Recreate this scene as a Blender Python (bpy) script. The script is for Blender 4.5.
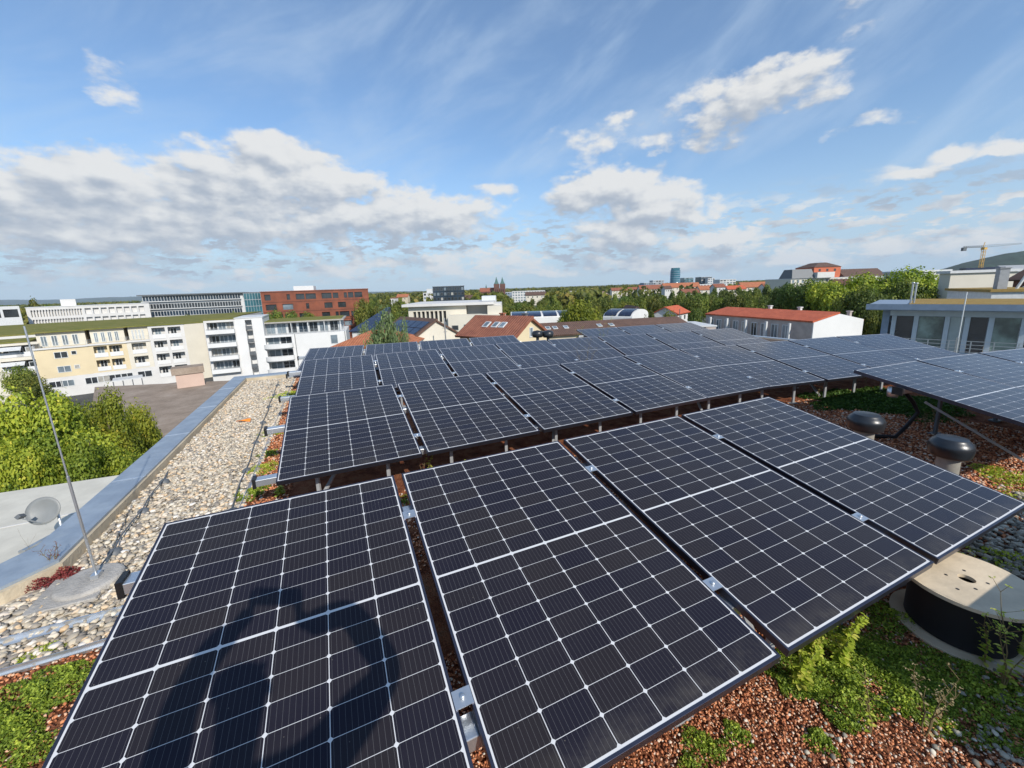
import bpy, bmesh, math, random
import numpy as np
from mathutils import Vector, Matrix
rnd = random.Random(7); rs = np.random.RandomState(11)
S = bpy.context.scene
for o in list(bpy.data.objects): bpy.data.objects.remove(o)
rad = math.radians
HAZE = 4.2e-5
# ------------------------------------------------------------------ camera
F, PITCH, ROLL, CY = 399.334, 0.18816, -0.03294, -20.288
HC = 1.85                                    # lens height above the roof
_fw = np.array([0, math.cos(PITCH), -math.sin(PITCH)])
_r0 = np.array([1., 0, 0]); _u0 = np.array([0, math.sin(PITCH), math.cos(PITCH)])
_rt = _r0 * math.cos(ROLL) + _u0 * math.sin(ROLL)
_up = -_r0 * math.sin(ROLL) + _u0 * math.cos(ROLL)
cam = bpy.data.cameras.new('camera'); camo = bpy.data.objects.new('camera', cam)
S.collection.objects.link(camo); S.camera = camo
camo.matrix_world = Matrix(((_rt[0], _up[0], -_fw[0], 0), (_rt[1], _up[1], -_fw[1], 0), (_rt[2], _up[2], -_fw[2], HC), (0, 0, 0, 1)))
cam.sensor_fit = 'HORIZONTAL'; cam.sensor_width = 36; cam.lens = 36 * F / 1024
cam.shift_x = 0; cam.shift_y = CY / 1024
cam.clip_start = 0.02; cam.clip_end = 40000
S.render.resolution_x = 1024; S.render.resolution_y = 768
S.view_settings.view_transform = 'Standard'; S.view_settings.look = 'None'
S.view_settings.gamma = 1; S.view_settings.exposure = 0.25
# ------------------------------------------------------------------ node helper
class NT:
    def __init__(s, tree): s.t = tree; s.N = tree.nodes; s.L = tree.links
    def new(s, typ, **kw):
        n = s.N.new(typ)
        for k, v in kw.items(): setattr(n, k, v)
        return n
    def put(s, sock, v):
        if isinstance(v, bpy.types.NodeSocket): s.L.new(v, sock)
        elif v is not None:
            if hasattr(sock.default_value, '__len__') and isinstance(v, (int, float)): v = (v,) * len(sock.default_value)
            sock.default_value = v
    def m(s, op, a, b=None, c=None, clamp=False):
        n = s.new('ShaderNodeMath', operation=op, use_clamp=clamp)
        for i, v in enumerate((a, b, c)):
            if v is not None: s.put(n.inputs[i], v)
        return n.outputs[0]
    def v(s, op, a, b=None, scale=None):
        n = s.new('ShaderNodeVectorMath', operation=op)
        s.put(n.inputs[0], a)
        if b is not None: s.put(n.inputs[1], b)
        if scale is not None: s.put(n.inputs['Scale'], scale)
        return n.outputs['Value'] if op in ('LENGTH', 'DOT_PRODUCT', 'DISTANCE') else n.outputs[0]
    def mix(s, fac, a, b, bt='MIX'):
        n = s.new('ShaderNodeMix', data_type='RGBA', blend_type=bt)
        s.put(n.inputs[0], fac)
        for i, v in ((6, a), (7, b)):
            if not isinstance(v, bpy.types.NodeSocket): v = tuple(v)[:3] + (1,)
            s.put(n.inputs[i], v)
        return n.outputs[2]
    def noise(s, vec, scale, detail=4, rough=.55, out=0, dist=0):
        n = s.new('ShaderNodeTexNoise'); s.put(n.inputs['Vector'], vec); n.inputs['Scale'].default_value = scale
        n.inputs['Detail'].default_value = detail; n.inputs['Roughness'].default_value = rough; n.inputs['Distortion'].default_value = dist
        return n.outputs[out]
    def vor(s, vec, scale, feat='F1', out='Distance', rand=1):
        n = s.new('ShaderNodeTexVoronoi', feature=feat); s.put(n.inputs['Vector'], vec); n.inputs['Scale'].default_value = scale
        n.inputs['Randomness'].default_value = rand
        return n.outputs[out]
    def mr(s, v, a, b, c=0, d=1, smooth=True):
        n = s.new('ShaderNodeMapRange', interpolation_type='SMOOTHSTEP' if smooth else 'LINEAR')
        for i, q in enumerate((v, a, b, c, d)): s.put(n.inputs[i], q)
        return n.outputs[0]
    def ramp(s, v, stops):
        n = s.new('ShaderNodeValToRGB'); s.put(n.inputs[0], v); e = n.color_ramp.elements
        while len(e) < len(stops): e.new(.5)
        for q, (p, c) in zip(e, stops): q.position = p; q.color = tuple(c) + (1,)
        return n.outputs[0]
    def sep(s, v):
        n = s.new('ShaderNodeSeparateXYZ'); s.put(n.inputs[0], v); return n.outputs
    def comb(s, x=0, y=0, z=0):
        n = s.new('ShaderNodeCombineXYZ')
        for i, q in enumerate((x, y, z)): s.put(n.inputs[i], q)
        return n.outputs[0]
# ------------------------------------------------------------------ sky with clouds, sun
def pdir(px, py):
    d = _fw + _rt * (px - 512) / F + _up * (384 + CY - py) / F
    return d / np.linalg.norm(d)
SUN = -pdir(280, 588)                        # the camera's own shadow falls at this spot
EL = math.asin(SUN[2]); AZ = math.atan2(SUN[0], SUN[1])
W_ = bpy.data.worlds.new('World'); S.world = W_; W_.use_nodes = True
t = NT(W_.node_tree); t.N.clear()
sky = t.new('ShaderNodeTexSky', sky_type='NISHITA'); sky.sun_disc = False
sky.sun_elevation = EL; sky.sun_rotation = AZ; sky.altitude = 300; sky.air_density = 1.15; sky.dust_density = 0.35; sky.ozone_density = 2.2
tc = t.new('ShaderNodeTexCoord'); D0 = tc.outputs['Generated']
dn = t.v('NORMALIZE', D0); sx, sy, sz = t.sep(dn)
azn = t.m('ARCTAN2', sx, sy); eln = t.m('ARCSINE', sz)
AE = t.comb(azn, eln, 0)
# wobble the lookup so that no cloud keeps a smooth outline
wob = t.v('SCALE', t.v('SUBTRACT', t.noise(t.v('MULTIPLY', AE, (1, 1.6, 1)), 7, 6, .6, out=1), (.5, .5, .5)), scale=.13)
AEW = t.v('ADD', AE, wob)
clouds = [  # px, py, rx, ry, strength
 (55,190,95,36,1.25),(30,232,95,24,1.1),(150,182,75,32,1.2),(160,222,95,28,1.2),(255,168,66,32,1.25),(235,210,95,34,1.2),
 (330,180,50,24,1.2),(310,222,65,24,1.1),(400,215,82,27,1.25),(125,262,60,9,.8),(495,195,26,10,.75),(113,82,28,24,.62),
 (600,190,50,24,1.25),(655,206,40,20,1.2),(622,232,52,20,1.2),(690,215,14,10,.8),(725,208,22,10,.9),(585,140,42,18,.62),
 (625,118,16,9,.55),(780,85,62,28,.98),(720,108,62,30,.9),(650,138,18,16,.7),(865,128,38,10,.6),(985,142,55,11,.85),
 (915,165,50,9,.65),(720,243,48,9,1.0),(860,12,34,22,.5),(1010,228,30,14,.6),(650,262,90,8,.85),(880,248,80,9,.85),
 (965,246,60,8,.95),(470,262,80,8,.8),(340,262,90,7,.7),(800,262,80,8,.8),(560,270,90,6,.7),(200,275,80,6,.7),(60,272,60,6,.7),(50,152,40,10,.5),(1000,60,60,10,.2)]
def blobs(vec, lst):
    acc = None
    for px, py, rx, ry, st in lst:
        d = pdir(px, py); az = math.atan2(d[0], d[1]); el = math.asin(d[2])
        d2 = pdir(px + rx, py); kx = abs(math.atan2(d2[0], d2[1]) - az)
        d3 = pdir(px, py - ry); ky = abs(math.asin(d3[2]) - el)
        q = t.v('MULTIPLY', t.v('SUBTRACT', vec, (az, el, 0)), (1 / kx / 1.5, 1 / ky / 1.5, 0))
        g = t.m('MULTIPLY', t.m('SUBTRACT', 1, t.v('DOT_PRODUCT', q, q), clamp=True), st)
        acc = g if acc is None else t.m('MAXIMUM', acc, g)
    return acc
AEs = t.v('MULTIPLY', AE, (1, 1.9, 1))
fb = t.noise(AEs, 11, 9, .60)
fbU = t.noise(t.v('ADD', AEs, (.014, .034, 0)), 11, 4, .52)     # the same field towards the sun: lit tops, grey bases
bl = blobs(AEW, clouds)
blU = blobs(t.v('ADD', AEW, (.02, .035, 0)), [c for c in clouds if c[2] > 30 and c[4] > .8])
dens = t.m('ADD', bl, t.m('MULTIPLY', t.m('MULTIPLY', t.m('SUBTRACT', fb, .5), 3.1), t.m('ADD', .45, t.m('MULTIPLY', bl, .6), clamp=True)))
cov = t.mr(dens, .24, .86)
band = t.m('MULTIPLY', t.mr(eln, .015, .04), t.m('SUBTRACT', 1, t.mr(eln, .11, .20)))
fb2 = t.noise(t.v('MULTIPLY', AE, (1, 2.8, 1)), 24, 7, .6)
cov = t.m('MAXIMUM', cov, t.m('MULTIPLY', t.m('MULTIPLY', band, t.mr(fb2, .46, .58)), .95))
# thin high veil
ca, sa_ = math.cos(.45), math.sin(.45)
rot = t.comb(t.m('ADD', t.m('MULTIPLY', azn, ca), t.m('MULTIPLY', eln, sa_)), t.m('SUBTRACT', t.m('MULTIPLY', eln, ca * 3.2), t.m('MULTIPLY', azn, sa_ * 3.2)), 3.1)
veil = t.m('MULTIPLY', t.mr(t.noise(rot, 2.6, 7, .58, dist=.4), .38, .74), .52)
veil = t.m('MAXIMUM', veil, t.m('MULTIPLY', t.m('SUBTRACT', 1, t.mr(eln, 0, .34)), .40))
fbs = t.noise(AEs, 11, 4, .52)
lit = t.mr(t.m('ADD', t.m('MULTIPLY', t.m('SUBTRACT', fbs, fbU), 2.6), t.m('MULTIPLY', t.m('SUBTRACT', bl, blU), .8)), -.50, .55)
ccol = t.mix(lit, (3.5, 3.95, 4.65), (7.0, 7.0, 6.9))
s0 = t.mix(1.0, sky.outputs[0], (.92, 1.12, 1.30), 'MULTIPLY')
s1 = t.mix(t.m('MULTIPLY', veil, 1.0), t.mix(.12, s0, (4.2, 5.8, 8.0)), (4.6, 5.8, 7.3))
s1 = t.mix(t.m('MULTIPLY', t.m('SUBTRACT', 1, t.mr(eln, -.02, .20)), .8), s1, (4.1, 5.4, 6.7))
s2 = t.mix(t.m('MULTIPLY', cov, .96), s1, ccol)
bg = t.new('ShaderNodeBackground'); t.L.new(s2, bg.inputs[0]); bg.inputs[1].default_value = 0.1
wo = t.new('ShaderNodeOutputWorld'); t.L.new(bg.outputs[0], wo.inputs[0])
W_.cycles.sampling_method = 'MANUAL'; W_.cycles.sample_map_resolution = 512
sl = bpy.data.lights.new('sun', 'SUN'); slo = bpy.data.objects.new('sun', sl); S.collection.objects.link(slo)
sl.energy = 4.2; sl.angle = rad(.53); sl.color = (1, .94, .85)
slo.location = (0, 0, 60); slo.rotation_euler = Vector(SUN).to_track_quat('Z', 'Y').to_euler()
# ------------------------------------------------------------------ places
def ray(px, py): return _fw + _rt * (px - 512) / F + _up * (384 + CY - py) / F
def atz(px, py, z):
    d = ray(px, py); k = (z - HC) / d[2]; return Vector((d[0] * k, d[1] * k, z))
def atd(px, py, D):                                  # D = metres along the view axis' ground direction (y)
    d = ray(px, py); k = D / d[1]; return Vector((d[0] * k, D, HC + d[2] * k))
AZR = .41493
UA = Vector((math.cos(AZR), math.sin(AZR), 0)); UB = Vector((math.sin(AZR), -math.cos(AZR), 0))
def AB(a, b, z=0): return UA * a + UB * b + Vector((0, 0, z))
def toab(p): return p.dot(UA), p.dot(UB)
# ------------------------------------------------------------------ object helpers
C = S.collection
def link(o, parent=None):
    C.objects.link(o)
    if parent is not None: o.parent = parent
    return o
def tag(o, label=None, cat=None, group=None, kind=None):
    if label: o['label'] = label
    if cat: o['category'] = cat
    if group: o['group'] = group
    if kind: o['kind'] = kind
    return o
def thing(name, label, cat, loc=(0, 0, 0), rz=0, group=None):
    o = bpy.data.objects.new(name, None); C.objects.link(o); o.location = loc; o.rotation_euler = (0, 0, rz)
    o.empty_display_size = .3
    return tag(o, label, cat, group)
class MB:
    def __init__(s): s.v = []; s.f = []; s.mi = []; s.sm = []
    def add(s, vs, fs, mi=0, sm=False):
        n = len(s.v); s.v += [tuple(v) for v in vs]
        for f in fs: s.f.append(tuple(i + n for i in f)); s.mi.append(mi); s.sm.append(sm)
        return s
    def box(s, x0, x1, y0, y1, z0, z1, mi=0):
        v = [(x0, y0, z0), (x1, y0, z0), (x1, y1, z0), (x0, y1, z0), (x0, y0, z1), (x1, y0, z1), (x1, y1, z1), (x0, y1, z1)]
        return s.add(v, [(0, 3, 2, 1), (4, 5, 6, 7), (0, 1, 5, 4), (1, 2, 6, 5), (2, 3, 7, 6), (3, 0, 4, 7)], mi)
    def obox(s, p, ux, uy, uz, hx, hy, hz, mi=0):       # centre, unit axes, half sizes
        p = Vector(p); v = []
        for c in ((-1, -1, -1), (1, -1, -1), (1, 1, -1), (-1, 1, -1), (-1, -1, 1), (1, -1, 1), (1, 1, 1), (-1, 1, 1)):
            v.append(p + ux * c[0] * hx + uy * c[1] * hy + uz * c[2] * hz)
        return s.add(v, [(0, 3, 2, 1), (4, 5, 6, 7), (0, 1, 5, 4), (1, 2, 6, 5), (2, 3, 7, 6), (3, 0, 4, 7)], mi)
    def bar(s, p, q, w, h=None, mi=0):
        p = Vector(p); q = Vector(q); h = h or w; d = q - p; L = d.length
        if L < 1e-6: return s
        d /= L; up = Vector((0, 0, 1)) if abs(d.z) < .95 else Vector((1, 0, 0))
        x = d.cross(up).normalized(); y = x.cross(d)
        return s.obox((p + q) / 2, d, x, y, L / 2, w / 2, h / 2, mi)
    def prism(s, poly, z0, z1, mi=0):                  # poly ccw seen from above
        n = len(poly); v = [(p[0], p[1], z0) for p in poly] + [(p[0], p[1], z1) for p in poly]
        fs = [tuple(range(n - 1, -1, -1)), tuple(range(n, 2 * n))] + [(i, (i + 1) % n, n + (i + 1) % n, n + i) for i in range(n)]
        return s.add(v, fs, mi)
    def xprism(s, poly, x0, x1, mi=0):                 # profile (y,z) pushed along x
        n = len(poly); v = [(x0, p[0], p[1]) for p in poly] + [(x1, p[0], p[1]) for p in poly]
        return s.add(v, [tuple(range(n)), tuple(range(2 * n - 1, n - 1, -1))] + [(i, n + i, n + (i + 1) % n, (i + 1) % n) for i in range(n)], mi)
    def yprism(s, poly, y0, y1, mi=0):                 # profile (x,z) pushed along y
        n = len(poly); v = [(p[0], y0, p[1]) for p in poly] + [(p[0], y1, p[1]) for p in poly]
        return s.add(v, [tuple(range(n)), tuple(range(2 * n - 1, n - 1, -1))] + [(i, n + i, n + (i + 1) % n, (i + 1) % n) for i in range(n)], mi)
    def tube(s, pts, r, n=8, mi=0, cap=True):
        pts = [Vector(p) for p in pts]; R = r if hasattr(r, '__len__') else [r] * len(pts)
        vs = []; px = None
        for i, p in enumerate(pts):
            d = (pts[min(i + 1, len(pts) - 1)] - pts[max(i - 1, 0)]).normalized()
            if px is None: px = d.orthogonal().normalized()
            px = (px - d * px.dot(d)).normalized(); py = d.cross(px)
            for k in range(n):
                a = 2 * math.pi * k / n; vs.append(p + (px * math.cos(a) + py * math.sin(a)) * R[i])
        fs = [(i * n + k, i * n + (k + 1) % n, (i + 1) * n + (k + 1) % n, (i + 1) * n + k) for i in range(len(pts) - 1) for k in range(n)]
        s.add(vs, fs, mi, True)
        if cap: s.add(vs[:n], [tuple(range(n - 1, -1, -1))], mi); s.add(vs[-n:], [tuple(range(n))], mi)
        return s
    def lathe(s, prof, n=32, c=(0, 0, 0), mi=0, sm=True):   # prof (r,z)
        vs = []
        for r, z in prof:
            for k in range(n):
                a = 2 * math.pi * k / n; vs.append((c[0] + r * math.cos(a), c[1] + r * math.sin(a), c[2] + z))
        fs = [(i * n + k, i * n + (k + 1) % n, (i + 1) * n + (k + 1) % n, (i + 1) * n + k) for i in range(len(prof) - 1) for k in range(n)]
        return s.add(vs, fs, mi, sm)
    def build(s, name, mats, parent=None, loc=None, bevel=0, normals=True):
        me = bpy.data.meshes.new(name); me.from_pydata(s.v, [], s.f)
        for m in (mats if isinstance(mats, (list, tuple)) else [mats]): me.materials.append(m)
        me.polygons.foreach_set('material_index', s.mi); me.polygons.foreach_set('use_smooth', s.sm)
        if normals:
            bm = bmesh.new(); bm.from_mesh(me); bmesh.ops.recalc_face_normals(bm, faces=bm.faces); bm.to_mesh(me); bm.free()
        o = link(bpy.data.objects.new(name, me), parent)
        if loc is not None: o.location = loc
        if bevel:
            bv = o.modifiers.new('bevel', 'BEVEL'); bv.width = bevel; bv.segments = 2; bv.limit_method = 'ANGLE'
        return o
def npmesh(name, verts, faces, mats, parent=None, col=None, smooth=False):
    verts = np.asarray(verts, np.float32); faces = np.asarray(faces, np.int32); k = faces.shape[1]
    me = bpy.data.meshes.new(name); me.vertices.add(len(verts)); me.vertices.foreach_set('co', verts.ravel())
    me.loops.add(faces.size); me.loops.foreach_set('vertex_index', faces.ravel())
    me.polygons.add(len(faces)); me.polygons.foreach_set('loop_start', np.arange(0, faces.size, k, dtype=np.int32))
    try: me.polygons.foreach_set('loop_total', np.full(len(faces), k, np.int32))
    except Exception: pass
    if smooth: me.polygons.foreach_set('use_smooth', np.ones(len(faces), bool))
    me.update(calc_edges=True)
    if col is not None:
        at = me.color_attributes.new('tint', 'FLOAT_COLOR', 'POINT'); c = np.ones((len(verts), 4), np.float32); c[:, :3] = col
        at.data.foreach_set('color', c.ravel())
    me.materials.append(mats)
    return link(bpy.data.objects.new(name, me), parent)
def dup(root):                                        # a thing, its parts and their sub-parts
    r = root.copy(); C.objects.link(r)
    for ch in list(root.children):
        c = ch.copy(); C.objects.link(c); c.parent = r
        for g in ch.children:
            d = g.copy(); C.objects.link(d); d.parent = c
    return r
# ------------------------------------------------------------------ materials
def mat(name, col, rough=.7, metal=0, bump=0, bscale=20, var=.12, vscale=3, coat=0, spec=.5, alpha=None):
    m = bpy.data.materials.new(name); m.use_nodes = True; n = NT(m.node_tree); p = n.N['Principled BSDF']
    tc = n.new('ShaderNodeTexCoord').outputs['Object']
    geo = n.new('ShaderNodeNewGeometry').outputs['Position']
    f = n.noise(geo, vscale, 6, .6)
    c1 = tuple(max(0, x * (1 - var)) for x in col); c2 = tuple(min(1, x * (1 + var)) for x in col)
    n.put(p.inputs['Base Color'], n.mix(n.mr(f, .3, .7), c1, c2))
    p.inputs['Roughness'].default_value = rough; p.inputs['Metallic'].default_value = metal
    p.inputs['Specular IOR Level'].default_value = spec
    if coat: p.inputs['Coat Weight'].default_value = coat; p.inputs['Coat Roughness'].default_value = .05
    if bump:
        b = n.new('ShaderNodeBump'); b.inputs['Strength'].default_value = bump; b.inputs['Distance'].default_value = .02
        n.put(b.inputs['Height'], n.noise(geo, bscale, 5, .6)); n.L.new(b.outputs[0], p.inputs['Normal'])
    return m
def tintmat(name, stops, rough=.7, trans=0, spec=.3, objvar=0.):
    m = bpy.data.materials.new(name); m.use_nodes = True; n = NT(m.node_tree); p = n.N['Principled BSDF']
    at = n.new('ShaderNodeAttribute', attribute_name='tint'); r = n.sep(at.outputs['Color'])[0]
    c = n.ramp(r, stops)
    if objvar:
        oi = n.new('ShaderNodeObjectInfo').outputs['Random']
        hs = n.new('ShaderNodeHueSaturation'); n.put(hs.inputs['Color'], c)
        n.put(hs.inputs['Hue'], n.m('ADD', .5 - objvar * .5, n.m('MULTIPLY', oi, objvar)))
        n.put(hs.inputs['Value'], n.m('ADD', .75, n.m('MULTIPLY', n.m('FRACT', n.m('MULTIPLY', oi, 7.3)), .55)))
        c = hs.outputs[0]
    n.put(p.inputs['Base Color'], c); p.inputs['Roughness'].default_value = rough; p.inputs['Specular IOR Level'].default_value = spec
    if trans:
        tr = n.new('ShaderNodeBsdfTranslucent'); n.put(tr.inputs[0], n.mix(1, c, (1.3, 1.35, .6), 'MULTIPLY'))
        mx = n.new('ShaderNodeMixShader'); mx.inputs[0].default_value = trans
        n.L.new(p.outputs[0], mx.inputs[1]); n.L.new(tr.outputs[0], mx.inputs[2])
        n.L.new(mx.outputs[0], n.N['Material Output'].inputs[0])
    return m
M = {}
M['white'] = mat('white render', (.58, .57, .55), .8, bump=.1, var=.05, vscale=.4)
M['whiteb'] = mat('bright white wall', (.64, .64, .63), .8, var=.04, vscale=.3)
M['cream'] = mat('cream render', (.62, .52, .34), .85, var=.05, vscale=.3)
M['palecream'] = mat('pale cream render', (.61, .57, .48), .85, var=.04, vscale=.3)
M['pink'] = mat('pale pink render', (.52, .38, .31), .85, var=.06, vscale=.5)
M['greige'] = mat('weathered pinkish wall', (.42, .36, .33), .85, var=.15, vscale=.8)
M['beige'] = mat('beige wall', (.5, .44, .33), .85, var=.12, vscale=.8)
M['grey'] = mat('grey cladding', (.30, .31, .32), .6, var=.1)
M['lgrey'] = mat('light grey cladding', (.55, .56, .56), .6, var=.08)
M['dgrey'] = mat('dark grey cladding', (.10, .11, .12), .55, var=.15)
M['glass'] = mat('window glass', (.03, .035, .04), .06, var=.3, vscale=.5, spec=.9)
M['glassl'] = mat('pale window glass', (.16, .20, .23), .1, var=.35, vscale=.3, spec=.9)
M['teal'] = mat('teal glass', (.035, .12, .145), .08, var=.25, vscale=.15, spec=.9)
M['dglass'] = mat('blue black glass facade', (.018, .032, .05), .15, var=.5, vscale=.12, spec=.8)
M['rail'] = mat('grey steel', (.45, .47, .48), .4, metal=.7)
M['alu'] = mat('aluminium', (.62, .65, .68), .38, metal=.85, var=.08, vscale=8)
M['black'] = mat('black plastic', (.012, .012, .013), .45, var=.3, vscale=10)
M['frame'] = mat('black anodised frame', (.10, .10, .13), .33, metal=.9, var=.1, vscale=10)
M['back'] = mat('backsheet', (.35, .35, .36), .7)
M['concrete'] = mat('concrete', (.36, .34, .31), .9, bump=.5, bscale=60, var=.2, vscale=6)
M['rust'] = mat('rust red panels', (.20, .056, .026), .7, var=.22, vscale=.35)
M['rustd'] = mat('dark opening', (.035, .018, .015), .4, var=.4, vscale=.5)
M['bark'] = mat('bark', (.09, .07, .05), .9, bump=.6, bscale=15, var=.3)
M['hill'] = mat('far forest hill', (.018, .036, .020), .9, var=.45, vscale=.02)
M['earth'] = mat('city ground', (.07, .085, .05), .95, var=.4, vscale=.03)
M['copper'] = mat('green copper spire', (.06, .13, .12), .7)
M['sand'] = mat('red sandstone', (.13, .06, .045), .85, var=.15, vscale=.2)
M['orange'] = mat('orange scrap', (.85, .25, .03), .5)
M['crane'] = mat('crane yellow', (.62, .36, .06), .5)
M['brick'] = mat('theatre red plaster', (.50, .13, .06), .8, var=.1, vscale=.1)
M['parap'] = mat('sand coloured upstand', (.50, .42, .30), .9, bump=.3, bscale=40, var=.15, vscale=3)
M['dish'] = mat('dish grey', (.20, .21, .21), .5, var=.06)
M['skin'] = mat('skin', (.55, .33, .24), .5, var=.05)
M['jacket'] = mat('navy jacket', (.02, .03, .06), .85, bump=.3, bscale=40)
M['jeans'] = mat('blue jeans', (.05, .08, .14), .9, bump=.3, bscale=80)
M['hair'] = mat('brown hair', (.06, .035, .02), .6, bump=.5, bscale=60)
M['wood'] = mat('plywood', (.62, .51, .36), .75, bump=.15, bscale=30, var=.14, vscale=5)
M['cable'] = mat('black cable', (.010, .010, .014), .55)
M['ltrim'] = mat('white trim', (.58, .60, .60), .5, var=.05)
M['bluewall'] = mat('blue grey wall', (.20, .26, .34), .7, var=.08)
M['bluetrim'] = mat('pale blue grey trim', (.42, .49, .54), .55, var=.06)

def m_tiles(name, c1, c2, s=3.0):
    m = bpy.data.materials.new(name); m.use_nodes = True; n = NT(m.node_tree); p = n.N['Principled BSDF']
    ob = n.new('ShaderNodeTexCoord').outputs['Object']; x, y, z = n.sep(ob)
    rowc = n.m('FRACT', n.m('MULTIPLY', y, s)); colc = n.m('FRACT', n.m('MULTIPLY', x, s * 1.3))
    cell = n.comb(n.m('FLOOR', n.m('MULTIPLY', x, s * 1.3)), n.m('FLOOR', n.m('MULTIPLY', y, s)), 0)
    wn = n.new('ShaderNodeTexWhiteNoise'); n.put(wn.inputs[0], cell)
    f = n.m('ADD', n.m('MULTIPLY', wn.outputs[0], .5), n.m('MULTIPLY', n.mr(n.noise(ob, .6, 5, .6), .3, .7), .5))
    n.put(p.inputs['Base Color'], n.mix(f, c1, c2)); p.inputs['Roughness'].default_value = .8
    b = n.new('ShaderNodeBump'); b.inputs['Strength'].default_value = .9; b.inputs['Distance'].default_value = .06
    n.put(b.inputs['Height'], n.m('ADD', rowc, n.m('SINE', n.m('MULTIPLY', colc, math.pi)))); n.L.new(b.outputs[0], p.inputs['Normal'])
    return m
M['tile_orange'] = m_tiles('orange roof tiles', (.30, .10, .045), (.46, .17, .08))
M['tile_red'] = m_tiles('red brown roof tiles', (.19, .062, .035), (.34, .125, .07))
M['tile_brown'] = m_tiles('brown roof tiles', (.085, .05, .038), (.15, .085, .06))
M['tile_bright'] = m_tiles('bright orange red roof tiles', (.42, .085, .035), (.60, .14, .06))

def m_greenroof(name, cols, sc=1.2, bump=.6):
    m = bpy.data.materials.new(name); m.use_nodes = True; n = NT(m.node_tree); p = n.N['Principled BSDF']
    g = n.new('ShaderNodeNewGeometry').outputs['Position']
    f = n.m('ADD', n.m('MULTIPLY', n.noise(g, sc, 8, .7), .75), n.m('MULTIPLY', n.noise(g, sc * 14, 3, .6), .25))
    n.put(p.inputs['Base Color'], n.ramp(f, cols)); p.inputs['Roughness'].default_value = .95; p.inputs['Specular IOR Level'].default_value = .1
    b = n.new('ShaderNodeBump'); b.inputs['Strength'].default_value = bump; b.inputs['Distance'].default_value = .08
    n.put(b.inputs['Height'], n.noise(g, sc * 10, 6, .7)); n.L.new(b.outputs[0], p.inputs['Normal'])
    return m
M['sedumroof'] = m_greenroof('sedum roof', [(.3, (.10, .11, .03)), (.5, (.17, .17, .045)), (.68, (.24, .19, .08))], .35)
M['brownroof'] = m_greenroof('brown gravel roof', [(.3, (.19, .15, .115)), (.5, (.29, .23, .18)), (.7, (.40, .33, .27))], .5)
M['substrate'] = m_greenroof('red brick substrate', [(.36, (.09, .035, .02)), (.47, (.26, .09, .045)), (.56, (.38, .16, .08)), (.68, (.22, .15, .09))], 6, .8)
M['membrane'] = mat('pale roof membrane', (.56, .53, .45), .85, bump=.15, bscale=4, var=.10, vscale=1.1)
M['street'] = mat('asphalt', (.06, .06, .06), .9, var=.2, vscale=.4)

def m_flashing():
    m = bpy.data.materials.new('blue grey flashing'); m.use_nodes = True; n = NT(m.node_tree); p = n.N['Principled BSDF']
    g = n.new('ShaderNodeNewGeometry').outputs['Position']
    n.put(p.inputs['Base Color'], n.mix(n.mr(n.noise(g, 5, 6, .65), .35, .7), (.25, .30, .36), (.33, .385, .44)))
    st = n.mr(n.noise(n.v('MULTIPLY', n.v('ADD', g, (0, 0, 0)), (1, 1, 1)), 22, 3, .7), .62, .75, 0, .35); pc_ = p.inputs['Base Color'].links[0].from_socket; n.put(p.inputs['Base Color'], n.mix(st, pc_, (.42, .43, .41)))
    p.inputs['Metallic'].default_value = .25; n.put(p.inputs['Roughness'], n.mr(n.noise(g, 9, 4), .3, .7, .38, .55))
    return m
M['flash'] = m_flashing()
def m_gravel():
    m = bpy.data.materials.new('gravel bed'); m.use_nodes = True; n = NT(m.node_tree); p = n.N['Principled BSDF']
    g = n.new('ShaderNodeNewGeometry').outputs['Position']
    c = n.vor(g, 26, out='Color'); r = n.sep(c)[0]; d = n.vor(g, 26)
    n.put(p.inputs['Base Color'], n.ramp(r, [(0, (.30, .26, .20)), (.4, (.46, .40, .31)), (.7, (.58, .52, .43)), (1, (.34, .32, .30))]))
    b = n.new('ShaderNodeBump'); b.inputs['Strength'].default_value = 1; b.inputs['Distance'].default_value = .02
    n.put(b.inputs['Height'], n.m('SUBTRACT', 1, d)); n.L.new(b.outputs[0], p.inputs['Normal']); p.inputs['Roughness'].default_value = .85
    return m
M['gravel'] = m_gravel()
M['stones'] = tintmat('pebbles', [(0, (.20, .18, .16)), (.25, (.38, .33, .26)), (.5, (.52, .45, .34)), (.72, (.64, .58, .48)), (.88, (.60, .42, .24)), (1, (.74, .71, .66))], .75)
M['greystones'] = tintmat('grey pebbles', [(0, (.14, .13, .105)), (.5, (.30, .275, .22)), (.85, (.46, .42, .33)), (1, (.66, .61, .50))], .75)
M['chips'] = tintmat('brick chips', [(0, (.16, .06, .035)), (.4, (.50, .18, .08)), (.72, (.70, .31, .15)), (.9, (.70, .52, .38)), (1, (.62, .58, .50))], .9)
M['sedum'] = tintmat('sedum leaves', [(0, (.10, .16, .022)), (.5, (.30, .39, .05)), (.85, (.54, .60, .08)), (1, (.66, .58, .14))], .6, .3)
M['grass'] = tintmat('muted green grass', [(0, (.03, .07, .012)), (.5, (.07, .14, .025)), (.85, (.13, .21, .04)), (1, (.22, .24, .07))], .7, .25)  # darker, more muted green than the sedum
M['weed'] = tintmat('weed leaves', [(0, (.26, .34, .04)), (.6, (.48, .56, .07)), (1, (.62, .58, .14))], .55, .3)
M['dry'] = tintmat('dry stalks', [(0, (.20, .15, .07)), (1, (.42, .34, .18))], .8, .1)
M['redweed'] = tintmat('red sedum', [(0, (.16, .03, .03)), (.6, (.30, .06, .06)), (1, (.34, .20, .09))], .6, .2)
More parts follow.
